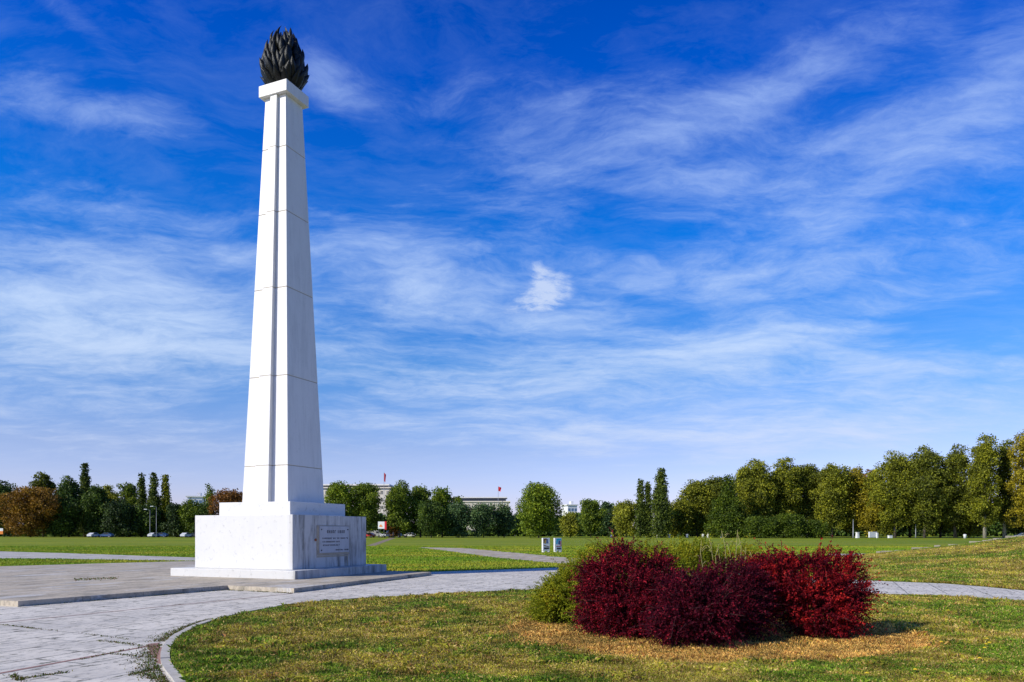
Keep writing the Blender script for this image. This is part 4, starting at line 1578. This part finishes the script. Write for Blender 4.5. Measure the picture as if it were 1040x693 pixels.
P_WHITE, P_BLUE, P_RED, P_SILVER, P_DARK = paint('white_paint', (.62, .63, .65)), paint('blue_paint', (.035, .09, .24)), paint('red_paint', (.5, .03, .03)), paint('silver_paint', (.5, .53, .58)), paint('dark_paint', (.05, .055, .07))


def car(px, Z, rz, pm_, label, van=False):
    root = empty('parked_van' if van else 'parked_car', (XAT(px, Z), Z, 0), label, 'van' if van else 'car', 'vehicles parked under the trees', rz)
    if van:
        prof_ = [(-2.5, .35), (2.4, .35), (2.5, .7), (2.45, 1.1), (1.75, 1.3), (1.2, 2.0), (.8, 2.2), (-2.4, 2.2), (-2.5, 1.9)]
        win = [(1.62, 1.32), (1.15, 1.92), (.45, 1.95), (.45, 1.32)]
    else:
        prof_ = [(-2.1, .35), (2.1, .35), (2.15, .6), (2.0, .82), (1.0, .95), (.35, 1.42), (-.9, 1.47), (-1.75, 1.0), (-2.1, .9)]
        win = [(.82, .98), (.28, 1.36), (-.85, 1.40), (-1.5, 1.0)]
    w = .95 if van else .85
    b_ = MB()
    va = [b_.bm.verts.new((x, -w, z)) for x, z in prof_]
    vb = [b_.bm.verts.new((x, w, z)) for x, z in prof_]
    b_.bm.faces.new(va)
    b_.bm.faces.new(vb[::-1])
    for i in range(len(prof_)):
        j = (i + 1) % len(prof_)
        b_.bm.faces.new((va[i], vb[i], vb[j], va[j]))
    bmesh.ops.bevel(b_.bm, geom=b_.bm.edges[:], offset=.05, segments=2, affect='EDGES')
    b_.build('body', pm_, root)
    for s_ in (-1, 1):
        g_ = MB()
        va = [g_.bm.verts.new((x, s_ * (w - .01), z)) for x, z in win]
        vb = [g_.bm.verts.new((x, s_ * (w + .012), z)) for x, z in win]
        g_.bm.faces.new(va)
        g_.bm.faces.new(vb[::-1])
        for i in range(4):
            j = (i + 1) % 4
            g_.bm.faces.new((va[i], vb[i], vb[j], va[j]))
        g_.build('side_window', glass_m, root)
        for x in (-1.35, 1.35):
            wl = MB().tube([(x, s_ * (w - .2), .32), (x, s_ * (w + .03), .32)], .32, 16).build('wheel', tyre, root)
            MB().tube([(x, s_ * (w + .01), .32), (x, s_ * (w + .045), .32)], .19, 12).build('rim', rim_m, wl)
        MB().box(((2.42 if van else 2.08), s_ * .6, .78 if van else .68), (.12, .3, .16), 0, .03).build('headlight', lampm, root)
    return root


car(95.5, 237, 1.35, P_WHITE, 'white car in the shade left of the blackish round tree')
car(108, 238, 3.1, P_BLUE, 'blue car half hidden beside the blackish round tree')
car(156.5, 240, 1.35, P_WHITE, 'white car at the foot of the double lamp post')
car(163.5, 241, 3.1, P_BLUE, 'blue car just right of the double lamp post')
car(189.5, 236, 1.35, P_WHITE, 'white car nearest to the left side of the plinth')
car(197, 238, 3.1, P_DARK, 'dark car between the white one and the plinth')
car(374.5, 236, 2.8, P_RED, 'red car next to the right side of the plinth')
car(380.5, 240, 0.2, P_WHITE, 'white van left of the billboard', True)
car(393, 238, 2.7, P_SILVER, 'silver car right of the billboard')
car(400.5, 244, 0.1, P_BLUE, 'blue van behind the little orange tree', True)
car(416, 246, 3.0, P_WHITE, 'white car in the shade of the green trees right of the flag')
car(1039, 206, 2.9, P_SILVER, 'silver car at the right edge under the tallest tree')

# billboard by the vehicles
bb = empty('billboard', (XAT(387.3, 222), 222, 0), 'white billboard with an orange emblem and a red side panel', 'billboard', rz=-0.15)
zc_ = ZAT(533.5, 222)
MB().box((0, 0, zc_), (2.0, .16, 2.1)).build('panel', white, bb)
MB().box((1.35, .05, zc_ - .1), (.55, .5, 2.4)).build('side_panel', red, bb)
org = plain('orange_print', (0.75, 0.22, 0.02), 0.7, 0.1, 4)
e_ = MB()
e_.prism([(-.5, -.35), (.5, -.35), (.42, 0), (.15, .12), (.0, .5), (-.2, .15), (-.45, .02)], 0, .012)
eo = e_.build('emblem', org, bb)
eo.rotation_euler = (math.pi / 2, 0, 0)
eo.location = (-.1, -.083, zc_ - .15)
for x in (-.8, .8):
    MB().tube([(x, .1, 0), (x, .1, zc_ + .9)], .07, 8).build('post', steel, bb)

# orange and white sign at the left edge
kb_ = empty('notice_sign', (XAT(0.6, 240), 240, 0), 'orange and white sign cut by the left edge under the trees', 'sign')
MB().box((0, 0, 1.5), (1.6, .15, 1.0)).build('lower_panel', org, kb_)
MB().box((0, 0, 2.45), (1.6, .15, .9)).build('upper_panel', white, kb_)
for x in (-.7, .7):
    MB().tube([(x, .12, 0), (x, .12, 2.8)], .06, 8).build('post', steel, kb_)

# ------------------------------------------------------------------ the two poster stands on the lawn
conc = plain('white_concrete', (0.70, 0.70, 0.69), 0.75, 0.08, 3)
cols = {k: plain('print_' + k, v, 0.5, 0.15, 6) for k, v in dict(brown=(.16, .08, .03), tan=(.42, .30, .10), cyan=(.03, .38, .58), blue=(.04, .09, .25), pale=(.62, .66, .70), black=(.02, .02, .025), crimson=(.35, .03, .02)).items()}
SZ = 63.0


def poster(px, label, pics):
    root = empty('poster_stand', (XAT(px, SZ), SZ, 0), label, 'poster stand', 'poster stands on the lawn', rz=0.42)
    W_, H_ = 0.66, 1.06
    MB().box((0, 0, .14 + H_ / 2), (W_, .22, H_), 0, .015).build('panel', conc, root)
    for x in (-.22, .22):
        MB().box((x, 0, .06), (.16, .30, .12), 0, .01).build('foot', conc, root)
    for j, (c_, pts) in enumerate(pics):
        pr = MB().prism(pts, 0, .004 + .003 * j).build('print', cols[c_], root)
        pr.rotation_euler = (math.pi / 2, 0, 0)
        pr.location = (-W_ / 2, -.11, .14)
    return root


poster(554.3, 'left poster stand on the lawn, brown and dark print', [
    ('pale', [(.06, .12), (.62, .12), (.62, 1.02), (.06, 1.02)]), ('brown', [(.06, .62), (.30, .58), (.36, 1.02), (.06, 1.02)]), ('tan', [(.12, .6), (.28, .58), (.34, .86), (.2, .9)]),
    ('blue', [(.34, .60), (.5, .62), (.44, .98), (.36, 1.0)]), ('black', [(.10, .12), (.58, .14), (.58, .26), (.1, .28)]), ('brown', [(.08, .40), (.6, .30), (.6, .36), (.08, .48)])])
poster(566.3, 'right poster stand on the lawn, with blue arc and red edge', [
    ('pale', [(.06, .12), (.62, .12), (.62, 1.02), (.06, 1.02)]), ('cyan', [(.12, .55), (.26, .55), (.32, .85), (.5, .88), (.62, .8), (.62, 1.02), (.16, 1.02)]), ('blue', [(.32, .55), (.5, .5), (.52, .85), (.36, .84)]),
    ('crimson', [(.54, .35), (.62, .35), (.62, .84), (.56, .8)]), ('black', [(.20, .12), (.58, .12), (.58, .24), (.20, .24)]), ('crimson', [(.14, .34), (.54, .34), (.54, .39), (.14, .39)])])

# ------------------------------------------------------------------ white things along the foot of the wood
bin0 = empty('litter_bin', (XAT(621, 226), 226, 0), 'white litter bin below the yellow-green tree', 'litter bin', 'white litter bins at the foot of the wood')
MB().tube([(0, 0, 0), (0, 0, .75), (0, 0, .8)], [.26, .32, .30], 12).build('body', conc, bin0)
MB().tube([(0, 0, .8), (0, 0, .88)], [.22, .12], 12).build('lid', steel, bin0)
for px, Z, lab in ((668, 224, 'white litter bin at the foot of the stout dark poplar'), (680, 220, 'white litter bin just right of the stout dark poplar'), (698, 222, 'white litter bin below the mottled olive tree'),
                   (714, 220, 'white litter bin, left one of the pair left of the deep green tree'), (719, 218, 'white litter bin, right one of the pair left of the deep green tree'),
                   (733, 214, 'white litter bin in front of the deep green pointed tree'), (762.5, 214, 'white litter bin left of the green saplings'), (980, 200, 'white litter bin by the old stone edging on the right')):
    dup(bin0, (XAT(px, Z), Z, 0), lab, scale=(1.25, 1.25, 1.35))
nw = empty('notice_wall', (XAT(886.5, 210), 210, 0), 'white notice wall with a narrow end, under the low golden tree', 'wall', rz=0.3)
MB().box((0, 0, .95), (2.7, .4, 1.6), 0, .04).build('panel', conc, nw)
MB().box((1.25, -.1, .72), (.5, .7, 1.44), 0, .04).build('end_block', conc, nw)
cp = empty('concrete_pillar', (XAT(870.8, 211), 211, 0), 'white concrete pillar left of the notice wall', 'pillar', rz=0.3)
MB().frustum(0, (.40, .40), 1.5, (.32, .32), .03).build('shaft', conc, cp)
MB().frustum(1.502, (.40, .40), 1.66, (.40, .40), .02).build('cap', conc, cp)
lb_ = empty('concrete_block', (XAT(904, 208), 208, 0), 'low white concrete block right of the notice wall', 'block', rz=0.2)
MB().box((0, 0, .35), (1.1, .7, .7), 0, .05).build('body', conc, lb_)
MB().box((0, 0, .74), (1.2, .8, .08), 0, .02).build('cap', conc, lb_)

# ------------------------------------------------------------------ a person on the dirt track
def person(px, Z, label):
    root = empty('person', (XAT(px, Z), Z, 0), label, 'person')
    J = {'pel': (0, 0, .95), 'sp': (0, 0, 1.15), 'ch': (0, 0.01, 1.35), 'nk': (0, 0, 1.50), 'hd': (0, -.01, 1.60), 'tp': (0, 0, 1.74),
         'hl': (-.10, 0, .90), 'kl': (-.11, -.08, .50), 'al': (-.11, .06, .08), 'tl': (-.11, -.10, .04), 'hr': (.10, 0, .90), 'kr': (.11, .02, .50), 'ar': (.11, .16, .10), 'tr': (.11, .02, .04),
         'sl': (-.20, 0, 1.42), 'el': (-.26, .05, 1.14), 'wl': (-.26, -.06, .90), 'fl': (-.26, -.09, .80), 'sr': (.20, 0, 1.42), 'er': (.26, -.04, 1.14), 'wr': (.26, -.14, .92), 'fr': (.26, -.18, .82)}
    rad = dict(pel=.15, sp=.14, ch=.16, nk=.06, hd=.10, tp=.07, hl=.10, kl=.07, al=.05, tl=.045, hr=.10, kr=.07, ar=.05, tr=.045, sl=.075, el=.055, wl=.04, fl=.04, sr=.075, er=.055, wr=.04, fr=.04)
    E_ = [('pel', 'sp'), ('sp', 'ch'), ('ch', 'nk'), ('nk', 'hd'), ('hd', 'tp'), ('pel', 'hl'), ('hl', 'kl'), ('kl', 'al'), ('al', 'tl'), ('pel', 'hr'), ('hr', 'kr'), ('kr', 'ar'), ('ar', 'tr'),
          ('ch', 'sl'), ('sl', 'el'), ('el', 'wl'), ('wl', 'fl'), ('ch', 'sr'), ('sr', 'er'), ('er', 'wr'), ('wr', 'fr')]
    ks = list(J)
    me = bpy.data.meshes.new('body')
    me.from_pydata([J[k] for k in ks], [(ks.index(a_), ks.index(b_)) for a_, b_ in E_], [])
    ob = link('body', me, plain('dark_clothes', (.03, .032, .04), .9, .3, 6), root)
    sk = ob.modifiers.new('skin', 'SKIN')
    me.skin_vertices.new() if not me.skin_vertices else None
    for i, k in enumerate(ks):
        me.skin_vertices[0].data[i].radius = (rad[k], rad[k])
    me.skin_vertices[0].data[0].use_root = True
    ob.modifiers.new('sub', 'SUBSURF').levels = 1
    MB().tube([(0, .01, 1.62), (0, .015, 1.70), (0, .01, 1.77)], [.11, .115, .06], 10).build('hair', plain('dark_hair', (.02, .015, .012), .8, .2, 10), root)
    return root


person(399.3, 214, 'person in dark clothes walking at the far end of the dirt track')

# ------------------------------------------------------------------ small things on the lawn
yel = plain('dandelion_yellow', (0.75, 0.55, 0.02), 0.7, 0.1, 30)
stemg = plain('flower_stem', (0.10, 0.18, 0.03), 0.8, 0.1, 30)
X0, Y0 = G(1001, 660)
dan = empty('dandelion', (X0, Y0, .012), 'yellow dandelion in the grass right of the shrub bed', 'flower', 'yellow dandelions right of the shrub bed')
MB().tube([(0, 0, 0), (.004, 0, .035), (.006, 0, .07)], .002, 5).build('stem', stemg, dan)
fb = MB()
for ring, (nn, rr_, zz_) in enumerate(((14, .022, .070), (10, .015, .075), (6, .008, .078))):
    for k in range(nn):
        a_ = 2 * math.pi * k / nn + ring * .2
        fb.tube([(.006, 0, .070), (.006 + math.cos(a_) * rr_ * .6, math.sin(a_) * rr_ * .6, zz_ + .004), (.006 + math.cos(a_) * rr_, math.sin(a_) * rr_, zz_)], [.003, .0035, .002], 4)
fb.build('petals', yel, dan)
for px, py in ((963.8, 624), (956, 657.7), (1004.5, 658.6), (1000.2, 664), (1002.6, 654), (995.8, 675), (940.6, 624), (880.5, 691), (929, 687), (985, 611.9)):
    a_ = G(px, py)
    dup(dan, (a_[0], a_[1], .012), dan['label'], rz=px, scale=(1.15, 1.15, 1.0))
lf_m = plain('fallen_leaf', (0.42, 0.19, 0.05), 0.7, 0.25, 20)


def fallen(px, py, label, s=.06):
    x_, y_ = G(px, py)
    b_ = MB()
    pts = [(0, -1, 0), (.35, -.5, .12), (.62, -.1, .25), (.42, .4, .2), (0, 1, .05), (-.42, .4, .2), (-.62, -.1, .25), (-.35, -.5, .12)]
    c0 = b_.bm.verts.new((0, 0, 0))
    vs = [b_.bm.verts.new((p[0] * s, p[1] * s, p[2] * s)) for p in pts]
    for i in range(8):
        b_.bm.faces.new((c0, vs[i], vs[(i + 1) % 8]))
    o_ = b_.build('fallen_leaf', lf_m)
    o_.location = (x_, y_, .06)
    o_.rotation_euler = (.5, .1, px)
    tag(o_, label, 'leaf')


fallen(227, 649.5, 'orange fallen leaf on the lawn near the kerb curve')
fallen(303.5, 684.5, 'pale orange fallen leaf on the lawn close to the bottom of the view', .055)
